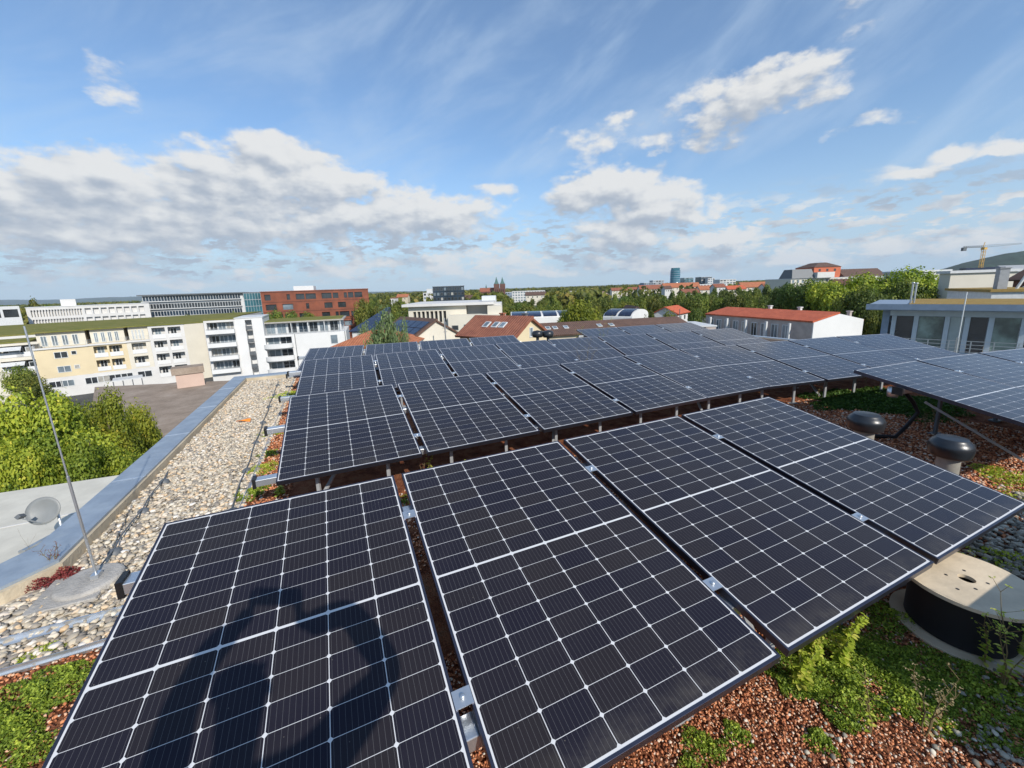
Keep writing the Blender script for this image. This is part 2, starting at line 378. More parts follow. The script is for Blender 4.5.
FOL = [(0, (.045, .07, .015)), (.4, (.11, .15, .026)), (.75, (.21, .23, .04)), (1, (.32, .28, .055))]
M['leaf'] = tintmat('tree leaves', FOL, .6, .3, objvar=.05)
M['leafn'] = tintmat('yellow green tree leaves', [(0, (.075, .12, .016)), (.4, (.20, .25, .026)), (.8, (.36, .38, .04)), (1, (.52, .44, .06))], .6, .3, objvar=.02)  # brighter, yellower leaf colour
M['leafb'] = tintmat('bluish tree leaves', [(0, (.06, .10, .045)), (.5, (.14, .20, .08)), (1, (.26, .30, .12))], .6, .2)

def m_cells():
    m = bpy.data.materials.new('solar cells under glass'); m.use_nodes = True; n = NT(m.node_tree); p = n.N['Principled BSDF']
    x, y, z = n.sep(n.new('ShaderNodeTexCoord').outputs['Object'])
    mg, mv, mid = .0165, .019, .0048
    cw = (PW - 2 * mg) / 6; ch = (PL / 2 - mid - mv) / 9
    cx = n.m('DIVIDE', n.m('SUBTRACT', x, mg), cw)
    yy = n.m('MULTIPLY', y, -1); dm = n.m('SUBTRACT', n.m('ABSOLUTE', n.m('SUBTRACT', yy, PL / 2)), mid)
    cv = n.m('DIVIDE', dm, ch)
    fu = n.m('FRACT', cx); du = n.m('MULTIPLY', n.m('MINIMUM', fu, n.m('SUBTRACT', 1, fu)), cw)
    fv = n.m('FRACT', cv); dv = n.m('MULTIPLY', n.m('MINIMUM', fv, n.m('SUBTRACT', 1, fv)), ch)
    g1 = n.m('LESS_THAN', du, .0014); g2 = n.m('LESS_THAN', dv, .0009)
    g3 = n.m('LESS_THAN', n.m('ADD', du, dv), .0096)
    out = n.m('MAXIMUM', n.m('MAXIMUM', n.m('LESS_THAN', cx, 0), n.m('GREATER_THAN', cx, 6)), n.m('MAXIMUM', n.m('LESS_THAN', cv, 0), n.m('GREATER_THAN', cv, 9)))
    white = n.m('MAXIMUM', n.m('MAXIMUM', g1, g2), n.m('MAXIMUM', g3, out))
    fb_ = n.m('FRACT', n.m('MULTIPLY', fu, 10)); bus = n.m('LESS_THAN', n.m('ABSOLUTE', n.m('SUBTRACT', fb_, .5)), .025)
    side = n.m('GREATER_THAN', yy, PL / 2)
    rn = n.new('ShaderNodeObjectInfo').outputs['Random']
    wn = n.new('ShaderNodeTexWhiteNoise', noise_dimensions='4D')
    n.put(wn.inputs['Vector'], n.comb(n.m('FLOOR', cx), n.m('ADD', n.m('FLOOR', cv), n.m('MULTIPLY', side, 20)), 0)); n.put(wn.inputs['W'], n.m('MULTIPLY', rn, 91))
    cell = n.mix(wn.outputs[0], (.0145, .0132, .0205), (.0225, .0190, .0200))
    cell = n.mix(n.m('MULTIPLY', bus, .42), cell, (.20, .20, .20))
    col = n.mix(white, cell, (.60, .60, .60))
    dust = n.noise(n.new('ShaderNodeNewGeometry').outputs['Position'], 2.2, 8, .65)
    col = n.mix(n.mr(dust, .4, .8, 0, .010), col, (.5, .46, .38))
    wp = n.new('ShaderNodeNewGeometry').outputs['Position']
    edge = n.m('MULTIPLY', n.mr(yy, PL - .14, PL - .015), n.mr(n.noise(wp, 9, 5, .7), .35, .75)); col = n.mix(n.m('MULTIPLY', edge, .10), col, (.40, .36, .28))   # silt along the low edge
    vd = n.vor(n.v('ADD', wp, n.v('SCALE', n.noise(wp, 60, 2, .5, out=1), scale=.012)), 2.3); vr = n.sep(n.vor(wp, 2.3, out='Color'))[0]
    col = n.mix(n.m('MULTIPLY', n.m('MULTIPLY', n.m('LESS_THAN', vd, .022), n.m('GREATER_THAN', vr, .62)), .55), col, (.5, .5, .46))   # a few droppings
    vs_ = n.vor(wp, 17); col = n.mix(n.m('MULTIPLY', n.m('LESS_THAN', vs_, .035), .22), col, (.42, .38, .3))
    n.put(p.inputs['Base Color'], col); p.inputs['Roughness'].default_value = .28
    p.inputs['Specular IOR Level'].default_value = .10; p.inputs['Specular Tint'].default_value = (.25, .45, 1, 1)
    p.inputs['Sheen Weight'].default_value = .08; p.inputs['Sheen Roughness'].default_value = .35; p.inputs['Sheen Tint'].default_value = (.5, .68, 1, 1)
    p.inputs['Coat Weight'].default_value = .8; p.inputs['Coat IOR'].default_value = 1.2
    n.put(p.inputs['Coat Roughness'], n.mr(dust, .3, .8, .05, .12))
    return m
# ------------------------------------------------------------------ our roof
RZ = -17.0                                             # street level
def struct(name, mb, m, **k): return tag(mb.build(name, m, **k), kind='structure')
def polyAB(lst, z=0): return [tuple(AB(a, b))[:2] for a, b in lst]
# city ground to the horizon
mb = MB(); mb.add([(-15000, -600, RZ), (15000, -600, RZ), (15000, 12500, RZ), (-15000, 12500, RZ)], [(0, 1, 2, 3)]); struct('ground', mb, M['earth'])
mb = MB(); p = [atz(0, 500, RZ + .02)]
mb.add([(-140, 20, RZ + .02), (-60, -20, RZ + .02), (-38, 24, RZ + .02), (-44, 120, RZ + .02), (-120, 130, RZ + .02)], [(0, 1, 2, 3, 4)]); struct('street', mb, M['street'])
roof_poly = [(-2.10, -10.45), (12.2, -10.45), (12.2, 6.0), (-6.6, 6.0), (-6.6, -1.15), (-2.10, -3.72)]
# own building body: walls under the roof
bld = thing('flat_roofed_building', 'flat roofed building whose green and gravel roof carries the solar panels', 'building', (0, 0, RZ))
mb = MB(); mb.prism(list(polyAB(roof_poly))[::1], 0, -RZ - .02); mb.build('wall', M['white'], bld)
mb = MB()
def parapet(p, q, w, z0, z1, mbx):
    P = AB(*p); Q = AB(*q); d = (Q - P).normalized(); nn = Vector((-d.y, d.x, 0))
    mbx.add([P + Vector((0, 0, z0)), Q + Vector((0, 0, z0)), Q + nn * w + Vector((0, 0, z0)), P + nn * w + Vector((0, 0, z0)),
             P + Vector((0, 0, z1 - .012)), Q + Vector((0, 0, z1 - .012)), Q + nn * w + Vector((0, 0, z1)), P + nn * w + Vector((0, 0, z1))],
            [(0, 1, 2, 3), (4, 5, 6, 7), (0, 1, 5, 4), (1, 2, 6, 5), (2, 3, 7, 6), (3, 0, 4, 7)])
H0 = -RZ
def ring(mbx, inner, outer, z0, z1):
    n = len(inner); I = [AB(*p) for p in inner]; O = [AB(*p) for p in outer]
    for i in range(n - 1):
        a, b, c, d = I[i], I[i + 1], O[i + 1], O[i]
        v = [(q.x, q.y, zz) for zz in (z0, z1) for q in (a, b, c, d)]
        mbx.add(v, [(0, 1, 2, 3), (4, 5, 6, 7), (0, 1, 5, 4), (2, 3, 7, 6)] + ([(3, 0, 4, 7)] if i == 0 else []) + ([(1, 2, 6, 5)] if i == n - 2 else []))
inner = [(-5.3, -1.55), (-2.42, -3.17), (-2.10, -3.36), (-1.92, -3.56), (-1.90, -10.22), (12.0, -10.22), (12.0, 5.9)]
outer = [(-5.42, -1.84), (-2.55, -3.44), (-2.3, -3.62), (-2.16, -3.84), (-2.15, -10.46), (12.22, -10.46), (12.22, 5.9)]
mb = MB(); ring(mb, [(x + (.012 if i > 1 else 0), y + .012) for i, (x, y) in enumerate(inner)], outer, H0 + .085, H0 + .105)
mb.build('flashing', M['flash'], bld)
inn2 = [(-5.3, -1.51), (-2.40, -3.13), (-2.07, -3.32), (-1.885, -3.53), (-1.875, -10.19), (11.96, -10.19), (11.96, 5.9)]
out2 = [(x, y) for x, y in inn2]; mb = MB()
ring(mb, inn2, [(-5.35, -1.66), (-2.48, -3.28), (-2.2, -3.46), (-2.03, -3.66), (-2.03, -10.3), (12.1, -10.3), (12.1, 5.9)], H0 - .02, H0 + .084)
mb.build('parapet', M['parap'], bld)
for b in (-4.95, -6.35, -7.75, -9.15):                 # seams where the flashing sheets overlap
    mb = MB(); mb.obox(AB(-2.025, b, H0 + .105), UA, UB, Vector((0, 0, 1)), .13, .012, .003); mb.build('flashing_joint', M['alu'], bld)
# roof ground sheets
mb = MB(); pts = polyAB([(-1.90, -10.2), (12, -10.2), (12, 6), (-6.5, 6), (-6.5, -.9), (-5.3, -1.55), (-2.38, -3.15), (-1.90, -3.55)])
mb.add([(x, y, 0) for x, y in pts], [tuple(range(len(pts)))]); struct('roof_substrate', mb, M['substrate'])
mb = MB(); pts = polyAB([(-1.885, -10.19), (-.93, -10.19), (-.93, -2.62), (-3.3, -2.62), (-2.05, -3.33), (-1.89, -3.53)])
mb.add([(x, y, .004) for x, y in pts], [tuple(range(len(pts)))]); struct('gravel_strip', mb, M['gravel'])
# ---- loose stones
def ico(sub=1):
    bm = bmesh.new(); bmesh.ops.create_icosphere(bm, subdivisions=sub, radius=1)
    v = np.array([x.co[:] for x in bm.verts]); f = np.array([[q.index for q in x.verts] for x in bm.faces]); bm.free(); return v, f
def stones(name, P, size, flat, m, sub=2, jit=.25, tint=None, label=None):
    V, Fc = ico(sub); n = len(P); k = len(V)
    sc = size[:, None] * (1 + rs.uniform(-.3, .35, (n, 3))); sc[:, 2] *= flat
    base = V[None] * (1 + rs.uniform(-jit, jit, (n, k, 1)) * .6)
    v = base * sc[:, None, :]
    th = rs.uniform(0, 6.28, n); tl = rs.normal(0, .35, n)
    c, s_ = np.cos(tl)[:, None], np.sin(tl)[:, None]
    y = v[:, :, 1] * c - v[:, :, 2] * s_; z = v[:, :, 1] * s_ + v[:, :, 2] * c; v[:, :, 1] = y; v[:, :, 2] = z
    c, s_ = np.cos(th)[:, None], np.sin(th)[:, None]
    x = v[:, :, 0] * c - v[:, :, 1] * s_; y = v[:, :, 0] * s_ + v[:, :, 1] * c; v[:, :, 0] = x; v[:, :, 1] = y
    v += P[:, None, :]
    f = (Fc[None] + (np.arange(n) * k)[:, None, None]).reshape(-1, 3)
    tn = rs.uniform(0, 1, n) if tint is None else tint
    o = npmesh(name, v.reshape(-1, 3), f, m, col=np.repeat(tn, k)[:, None], smooth=sub > 1)
    return tag(o, label, None, None, 'stuff')
def scatterAB(a0, a1, b0, b1, n, z=.01, inside=None):
    A_ = rs.uniform(a0, a1, n); B_ = rs.uniform(b0, b1, n)
    if inside is not None: k = inside(A_, B_); A_, B_ = A_[k], B_[k]
    P = np.outer(A_, UA[:]) + np.outer(B_, UB[:]); P[:, 2] = z + rs.uniform(-.004, .012, len(P)); return P, A_, B_
near = lambda A_, B_: B_ > (-3.45 - (A_ + 1.83) * .62)    # keep off the slanting parapet
def okg(A_, B_): return (A_ > -1.87) | (B_ > -3.30 - (A_ + 2.05) * .58 + .03)
P, A_, B_ = scatterAB(-3.2, -.9, -5.2, -2.62, 9500, .012, okg)
stones('pebbles', P, rs.uniform(.008, .021, len(P)), .6, M['stones'], 2, jit=.4)
P, A_, B_ = scatterAB(-1.87, -.9, -10.15, -5.2, 13000, .012)
stones('pebbles', P, rs.uniform(.010, .021, len(P)), .6, M['stones'], 1)
nz = lambda A_, B_: np.sin(A_ * 7 + 1.3 * np.sin(B_ * 9)) + np.sin(B_ * 11 + A_ * 4)
P, A_, B_ = scatterAB(3.2, 6.8, -1.25, .4, 9000, .012, lambda A_, B_: (B_ > -1.12 + .05 * nz(A_, B_)) & (A_ > 3.15))
stones('grey_pebbles', P, rs.uniform(.010, .022, len(P)), .6, M['greystones'], 1)
P, A_, B_ = scatterAB(1.0, 3.6, -.80, .2, 5200, .010, lambda A_, B_: (B_ > -.62 + .08 * nz(A_, B_)) & (rs.uniform(0, 1, len(A_)) < .22 + .5 * (B_ > -.45)))
stones('grey_pebbles', P, rs.uniform(.005, .014, len(P)), .6, M['greystones'], 2)
for (a0, a1, b0, b1, n, sz, sb) in [(.2, 3.4, -1.75, .25, 85000, (.0022, .0065), 1), (3.9, 7.2, -3.6, -.9, 26000, (.006, .014), 1), (-2.6, -.8, -2.65, -.2, 14000, (.004, .010), 1), (-.9, 4.0, -3.6, -2.4, 12000, (.005, .011), 1), (-.93, -.55, -10, -3.3, 6000, (.006, .013), 1)]:
    P, A_, B_ = scatterAB(a0, a1, b0, b1, n, .004)
    stones('brick_chips', P, rs.uniform(sz[0], sz[1], len(P)), .6, M['chips'], 1, jit=.7)
# ---- ground cover
def leafquads(P, size, up=.6, aspect=.55, nrm=None):
    n = len(P); d = rs.normal(0, 1, (n, 3)); d[:, 2] = np.abs(d[:, 2]) * up + (0.15 if nrm is None else 0); d /= np.linalg.norm(d, axis=1)[:, None]
    q = rs.normal(0, 1, (n, 3))
    if nrm is not None: q = q * .55 + nrm
    e = np.cross(d, q); e /= np.linalg.norm(e, axis=1)[:, None] + 1e-9
    s = size[:, None]
    v = np.stack([P - d * s * .5, P + e * s * aspect * .5, P + d * s * .5, P - e * s * aspect * .5], 1)
    f = np.arange(n * 4).reshape(-1, 4); return v.reshape(-1, 3), f
def mat_patch(name, cx, cy, r, n, h, sz, m, label=None, elong=1, ang=0):
    R_ = r * np.sqrt(rs.uniform(0, 1, n)); T_ = rs.uniform(0, 6.28, n)
    wob_ = 1 + .22 * np.sin(3 * T_ + cx * 5) + .14 * np.sin(7 * T_ + cy * 3)
    X = R_ * np.cos(T_) * wob_ * elong; Y = R_ * np.sin(T_) * wob_
    ca, sa = math.cos(ang), math.sin(ang); X, Y = X * ca - Y * sa, X * sa + Y * ca
    lum = .5 + .25 * np.sin(X * 38 + 2 * np.sin(Y * 31)) + .25 * np.sin(Y * 43 + X * 17)
    keep = rs.uniform(0, 1, n) < (.35 + .65 * lum); X, Y, lum, R_ = X[keep], Y[keep], lum[keep], R_[keep]; n = len(X)
    Z = rs.uniform(.1, 1, n) * h * (.35 + .65 * lum) * (1 - .6 * (R_ / r) ** 2)
    P = np.stack([X + cx, Y + cy, Z + .005], 1)
    v, f = leafquads(P, rs.uniform(sz * .6, sz * 1.4, n))
    tn = np.clip(Z / h * .5 + rs.uniform(-.25, .45, n), 0, 1)
    o = npmesh(name, v, f, m, col=np.repeat(tn, 4)[:, None]); return tag(o, label, None, None, 'stuff')
def gp(px, py): v = atz(px, py, 0.0); return v.x, v.y
for px, py, r, n, h, sz, el, m in [
    (822, 676, .20, 20000, .06, .014, 1.3, 'sedum'), (872, 655, .15, 8000, .045, .013, 1, 'sedum'), (915, 680, .2, 11000, .035, .013, 1.3, 'sedum'),
    (985, 700, .22, 12000, .035, .014, 1.2, 'sedum'), (905, 690, .13, 5000, .04, .014, 1.2, 'sedum'), (890, 620, .12, 3500, .04, .015, 1.5, 'sedum'),
    (700, 752, .07, 2600, .035, .011, 1.5, 'sedum'), (735, 738, .05, 1400, .035, .011, 1.2, 'sedum'), (820, 745, .05, 1500, .04, .012, 1, 'sedum'), (1012, 640, .15, 4200, .06, .018, 1, 'sedum'),
    (30, 705, .16, 6500, .06, .014, 1.6, 'sedum'), (62, 680, .10, 3500, .05, .013, 1.6, 'sedum'), (14, 760, .12, 4000, .05, .013, 1.5, 'sedum'), (40, 655, .07, 1200, .03, .011, 1.5, 'weed'),
    (10, 735, .1, 2600, .06, .015, 1, 'sedum'), (250, 495, .14, 2500, .05, .018, 1, 'sedum'), (262, 470, .16, 1500, .05, .018, 1, 'weed'), (276, 432, .2, 2600, .05, .02, 1, 'weed'), (287, 396, .3, 3600, .05, .024, 1, 'weed'), (268, 455, .12, 700, .04, .02, 1, 'sedum'),
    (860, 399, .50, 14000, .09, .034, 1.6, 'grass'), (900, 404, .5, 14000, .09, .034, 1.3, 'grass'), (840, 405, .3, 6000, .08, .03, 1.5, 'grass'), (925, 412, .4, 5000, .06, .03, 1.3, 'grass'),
    (1005, 478, .16, 1500, .04, .02, 1.6, 'weed'), (985, 470, .12, 700, .04, .02, 1.3, 'weed'), (1015, 500, .2, 900, .03, .02, 1.3, 'weed'), (410, 500, .09, 900, .05, .014, 1, 'sedum'),
    (1000, 560, .12, 700, .05, .02, 1.4, 'weed')]:
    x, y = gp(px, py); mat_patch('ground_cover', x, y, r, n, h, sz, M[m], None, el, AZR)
# ------------------------------------------------------------------ solar panels
PW, PL, GAP, TILT = 1.1634, 1.722, .0491, .1730
M['cells'] = m_cells()
def panel_meshes():
    out = {}
    mb = MB(); w, h = .011, .035
    for x0, x1, y0, y1 in ((0, PW, -w, 0), (0, PW, -PL, -PL + w), (0, w, -PL + w, -w), (PW - w, PW, -PL + w, -w)): mb.box(x0, x1, y0, y1, -h, .0015)
    for x0, x1, y0, y1 in ((w, PW - w, -w - .02, -w), (w, PW - w, -PL + w, -PL + w + .02)): mb.box(x0, x1, y0, y1, -h, -h + .002)
    o = mb.build('frame', M['frame'], None, bevel=.0012); out['frame'] = o
    mb = MB(); mb.add([(w, -PL + w, 0), (PW - w, -PL + w, 0), (PW - w, -w, 0), (w, -w, 0)], [(0, 1, 2, 3)]); out['cell_sheet'] = mb.build('cell_sheet', M['cells'], None, normals=False)
    mb = MB(); mb.box(w, PW - w, -PL + w, -w, -.006, -.003); mb.box(PW / 2 - .05, PW / 2 + .05, -PL / 2 - .03, -PL / 2 + .03, -.022, -.006); out['back_sheet'] = mb.build('back_sheet', M['back'], None)
    return out
proto = panel_meshes()
for o in proto.values(): C.objects.unlink(o)
cl = MB()
def clamp(yc):
    m = MB(); m.box(PW - .008, PW + GAP + .008, yc - .030, yc + .030, .0025, .0055); m.box(PW + .018, PW + GAP - .018, yc - .008, yc + .008, -.035, .0025)
    m.lathe([(0, .015), (.009, .015), (.009, .0065)], 8, (PW + GAP / 2, yc, 0)); return m
cproto = [clamp(y).build('mid_clamp', M['alu'], None) for y in (-.40, -1.38)]
for o in cproto: C.objects.unlink(o)
ORD = ['first', 'second', 'third', 'fourth', 'fifth', 'sixth', 'seventh', 'eighth', 'ninth']
def basis(d, tilt=TILT):
    X = Vector((d.x, d.y, 0)).normalized(); dn_ = Vector((X.y, -X.x, 0)) * math.cos(tilt) + Vector((0, 0, -math.sin(tilt)))
    Y = -dn_; Z = X.cross(Y); return X, Y, Z
def walk(poly, s):
    for i in range(len(poly) - 1):
        p = AB(*poly[i]); q = AB(*poly[i + 1]); L = (q - p).length
        if s <= L or i == len(poly) - 2: return p + (q - p) * (s / L)
        s -= L
rails = []
def row(poly, z, n, group, lab, start=0, frame_label='', tilt=TILT, ext=.33, ycs=(-.45, -1.50), legm='grey'):
    pts = [walk(poly, start + k * (PW + GAP)) for k in range(n + 1)]
    bs = []
    for k in range(n):
        d = pts[k + 1] - pts[k]; X, Y, Z = basis(d, tilt); o = pts[k] + Vector((0, 0, z)); bs.append((o, X, Y, Z))
        t_ = bpy.data.objects.new('solar_module', None); C.objects.link(t_); t_.empty_display_size = .2
        t_.matrix_world = Matrix(((X.x, Y.x, Z.x, o.x), (X.y, Y.y, Z.y, o.y), (X.z, Y.z, Z.z, o.z), (0, 0, 0, 1)))
        tag(t_, lab(k), 'solar panel', group)
        for q in list(proto.values()) + (cproto if k < n - 1 else []):
            c = q.copy(); C.objects.link(c); c.parent = t_
            for md in c.modifiers: pass
    # mounting frame that carries this row: long rails, legs, cross struts
    o, X, Y, Z = bs[0]; fr = thing('mounting_frame', frame_label, 'mounting frame', (o.x, o.y, 0), 0, 'aluminium mounting frames under the panel rows')
    mr_ = MB(); caps = MB(); legs = []
    for ri, yc in enumerate(ycs):
        P0 = []; ex_ = ext[ri] if hasattr(ext, '__len__') else ext
        for (o, X, Y, Z) in bs: P0.append(o + Y * yc - Z * .065)
        o, X, Y, Z = bs[-1]; P0.append(o + X * PW + Y * yc - Z * .065)
        P0[0] = P0[0] - bs[0][1] * ex_; P0[-1] = P0[-1] + X * .06
        m_ = MB()
        for p, q in zip(P0[:-1], P0[1:]): m_.bar(p, q, .085, .055)
        m_.v = [tuple(Vector(v) - fr.location) for v in m_.v]; m_.build('rail', M['alu'], fr, bevel=.003)
        e = P0[0] - bs[0][1] * .012; m_ = MB(); m_.obox(e, bs[0][1], Vector((-bs[0][1].y, bs[0][1].x, 0)), Vector((0, 0, 1)), .012, .045, .04); m_.v = [tuple(Vector(v) - fr.location) for v in m_.v]; m_.build('end_cap', M['black'], fr)
    for k, (o, X, Y, Z) in enumerate(bs):
        for xo in ((.28, .88) if legm == 'grey' else (.95,)):
            for yc in (-.40, -1.50):
                top = o + X * xo + Y * yc - Z * .09; b_ = Vector((top.x, top.y, .0)); m_ = MB(); m_.bar(b_, top, .028, .028); m_.obox(b_ + Vector((0, 0, .012)), X, Vector((-X.y, X.x, 0)), Vector((0, 0, 1)), .06, .04, .008)
                m_.v = [tuple(Vector(v) - fr.location) for v in m_.v]; m_.build('leg', M[legm], fr)
        if k % 2 == 0 and legm == 'grey':
            for yc in (0,):
                a_ = o + X * .28 + Y * -1.42; c_ = o + X * .88 + Y * -.36; m_ = MB(); m_.bar(Vector((a_.x, a_.y, .03)), c_ - Z * .09, .03, .02)
                m_.v = [tuple(Vector(v) - fr.location) for v in m_.v]; m_.build('strut', M[legm], fr)
    return bs
def PLB(row_, left='left end'):
    def f(k):
        if k == 0: return f'black solar panel at the {left} of the {row_}'
        return f'black solar panel in the {row_}, {ORD[k]} from its {left}'
    return f
front = ['large black solar panel at front left, with the ringed shadow on it', 'black solar panel directly right of the one carrying the ringed shadow',
         'black solar panel of the nearest row whose near corner reaches over the cable reel', 'black solar panel at the right end of the nearest row beside the mushroom vents']
R1 = row([(-.919, -2.489), (6, -2.489)], .698, 4, 'solar panels of the nearest row', lambda k: front[k], frame_label='aluminium rails and legs under the nearest panel row', ext=.065, ycs=(-.31, -1.45))
R2 = row([(-.559, -5.169), (5.3, -5.18), (9.0, -4.62), (10.6, -4.15)], .687, 9, 'solar panels of the second row', PLB('second row'), frame_label='aluminium rails and legs under the second panel row', ext=(.17, .16), ycs=(-.66, -1.56))
R3 = row([(-.56, -7.97), (4, -7.78), (9.3, -6.75)], .69, 8, 'solar panels of the third row', PLB('third row'), frame_label='aluminium rails and legs under the third panel row', ext=.2)
R4 = row([(-.56, -10.05), (4.4, -9.34)], .645, 4, 'solar panels of the far row, left part', PLB('farthest row, left part'), frame_label='aluminium rails and legs under the left part of the farthest panel row', ext=.15)
R5 = row([(5.90, -9.05), (9.8, -8.45)], .69, 3, 'solar panels of the far row, right part', PLB('farthest row, right part'), frame_label='aluminium rails and legs under the right part of the farthest panel row', ext=.15)
R1b = row([(5.36, -2.49), (7.10, -2.38), (10.2, -1.85)], .80, 4, 'solar panels of the block right of the vents', PLB('block right of the vents'), frame_label='aluminium rails and legs under the panel block right of the vents', ext=.02, legm='dgrey')  # dark leg colour stands in for the shade under this block
R0 = row([(2.35, -.06), (9, -.06)], .698, 5, 'solar panels behind the camera whose edge shades the cable reel', lambda k: 'black solar panel of the row beside the photographer, %s from its left end' % ORD[k], frame_label='aluminium rails and legs under the panel row beside the photographer', ext=.1)
# ------------------------------------------------------------------ small things on the roof
def at_thing(name, label, cat, p, rz=0, group=None): return thing(name, label, cat, tuple(p), rz, group)
def vent(px, py, zc, r, label):
    p = atz(px, py, zc); v = at_thing('roof_vent', label, 'roof vent', (p.x, p.y, 0), 0, 'black mushroom vents between the panels')
    mb = MB(); mb.lathe([(r * .52, 0), (r * .52, zc - .04)], 28); mb.build('pipe', M['pipegrey'], v)
    mb = MB(); mb.lathe([(r * .55, 0), (r * .60, .01), (r * .60, .05), (r * .55, .06)], 28); mb.build('collar', M['dgrey'], v)
    mb = MB(); mb.lathe([(r * .5, zc - .085), (r * .90, zc - .082), (r * .94, zc - .07), (r * 1.0, zc - .02), (r * 1.0, zc + .008), (r * .96, zc + .026), (r * .84, zc + .050), (r * .72, zc + .066), (r * .70, zc + .0725), (r * .66, zc + .074), (0, zc + .076)], 48)
    mb.build('cap', M['capmat'], v)
M['pipegrey'] = mat('grey plastic pipe', (.26, .25, .22), .6, var=.15, vscale=8)
M['capmat'] = mat('dark painted metal cap', (.016, .019, .023), .34, spec=.6, bump=.05, bscale=50, var=.3, vscale=9)
vent(866, 421, .42, .152, 'black mushroom vent cap farther from the camera, beside the grassy patch')
vent(951, 446, .40, .143, 'black mushroom vent cap nearer the camera, on a thick pale pipe')
# cable reel
p = Vector((2.305, 1.80, 0)); reel = at_thing('cable_reel', 'plywood cable reel wound with black cable lying on the red chippings', 'cable reel', p, .35)
def disc(z0, z1, r, holes):
    bm = bmesh.new(); n = 56
    mb = MB(); mb.lathe([(r, z0), (r, z1)], n, sm=False)
    # top with a centre hole and flat underside
    hr = .033
    for z in (z0, z1):
        k0 = len(mb.v); mb.v += [(r * math.cos(2 * math.pi * i / n), r * math.sin(2 * math.pi * i / n), z) for i in range(n)] + [(hr * math.cos(2 * math.pi * i / n), hr * math.sin(2 * math.pi * i / n), z) for i in range(n)]
        for i in range(n): mb.f.append((k0 + i, k0 + (i + 1) % n, k0 + n + (i + 1) % n, k0 + n + i)); mb.mi.append(0); mb.sm.append(False)
    mb.lathe([(hr, z0), (hr, z1)], n, mi=0, sm=False)
    bm.free(); return mb
fl = disc(.285, .303, .262, 1).build('flange', M['wood'], reel)
for r_, an in ((.075, .5), (.08, 2.4), (.08, 3.9), (.14, 3.3), (.075, 5.4)):
    m_ = MB(); m_.lathe([(.0075, .3035), (0, .3036)], 10, (r_ * math.cos(an), r_ * math.sin(an), 0)); m_.build('bolt_hole', M['black'], fl)
disc(.004, .022, .262, 1).build('flange', M['wood'], reel)
mb = MB(); prof = []
for i in range(20):
    z = .024 + i * .0128; prof += [(.198, z), (.205, z + .0064)]
mb.lathe(prof + [(.198, .283)], 56); mb.build('cable_winding', M['cable'], reel)
mb = MB(); mb.tube([(.19, .06, .10), (.215, .03, .13), (.245, -.02, .20), (.31, -.05, .12), (.36, -.03, .02)], .006, 8); mb.build('cable_end', M['cable'], reel)
# lightning rods
def rod(base, top, label, block=True):
    o = at_thing('lightning_rod', label, 'lightning rod', base); B = Vector(base); T = Vector(top) - B
    mb = MB(); mb.tube([(0, 0, .05), T * .45], .0075, 8); mb.build('lower_rod', M['alu'], o)
    mb = MB(); mb.tube([T * .45, T], .0045, 8); mb.build('upper_rod', M['alu'], o)
    mb = MB(); mb.obox(Vector((0, 0, .06)), UA, UB, Vector((0, 0, 1)), .02, .03, .02); mb.build('wire_clamp', M['alu'], o)
    if block: mb = MB(); mb.lathe([(0, 0), (.17, 0), (.175, .01), (.17, .045), (.155, .055), (0, .055)], 32, (-.03, -.02, 0)); mb.build('base', M['concrete'], o, bevel=.004)
pb = atz(97, 577, .05); dd = math.hypot(pb.x, pb.y); q = ray(24, 326); k = dd / math.hypot(q[0], q[1])
rod((pb.x, pb.y, 0), (q[0] * k, q[1] * k, HC + q[2] * k), 'thin metal lightning rod on a round concrete base beside the parapet')
mb = MB(); c0 = atz(75, 590, .02); mb.obox((c0.x, c0.y, .018), UA, UB, Vector((0, 0, 1)), .17, .17, .015)
tag(mb.build('paving_slab', M['concrete'], bevel=.006), 'worn concrete slab beside the base of the lightning rod', 'paving slab')
# conductor wires with holders
def wire(pts, r, label, name='lightning_conductor', m='dgrey', holders=True, cat='wire'):
    o = at_thing(name, label, cat, (0, 0, 0)) if holders else None
    mb = MB(); mb.tube(pts, r, 6)
    if not holders: return tag(mb.build(name, M[m]), label, cat)
    mb.build('wire', M[m], o)
    for i in range(1, len(pts) - 1, 3):
        P_ = Vector(pts[i]); m_ = MB(); m_.lathe([(.045, .0), (.04, .03), (.02, .045), (0, .045)], 14, (P_.x, P_.y, .008)); m_.build('holder', M['dgrey'], o)
wire([AB(-.97 - .24 * (i / 20) + .008 * math.sin(i * 1.7), -3.6 - 6.0 * i / 20, .05 + .004 * math.sin(i)) for i in range(21)], .006, 'dark conductor wire running along the gravel beside the panels')
wire([AB(-1.65 - .12 * (i / 8) + .01 * math.sin(i * 2), -3.42 - 1.7 * i / 8, .052) for i in range(9)], .006, 'short dark conductor wire leading away from the lightning rod')
# metal edging strips between gravel and planting
def strip(p, q, label, w=.05, h=.06, m='alu'):
    mb = MB(); P_, Q_ = AB(*p), AB(*q); mb.bar(P_ + Vector((0, 0, h / 2)), Q_ + Vector((0, 0, h / 2)), .004, h); mb.bar(P_ + (Q_ - P_).normalized() * .001 + Vector((0, 0, .022)), Q_ + Vector((0, 0, .022)), w, .004)
    tag(mb.build('gravel_edging', M[m]), label, 'edging', 'metal edging strips between gravel and planting')
strip((-3.4, -2.885), (-.75, -2.885), 'broad metal edging strip crossing the gravel at lower left', .085, .045)
strip((-3.2, -2.60), (-.75, -2.62), 'narrow metal edging strip bordering the planting at lower left', .03, .05)
strip((-.92, -2.9), (-.93, -10.1), 'long metal edging strip between gravel and planting beside the panel rows', .03, .05)
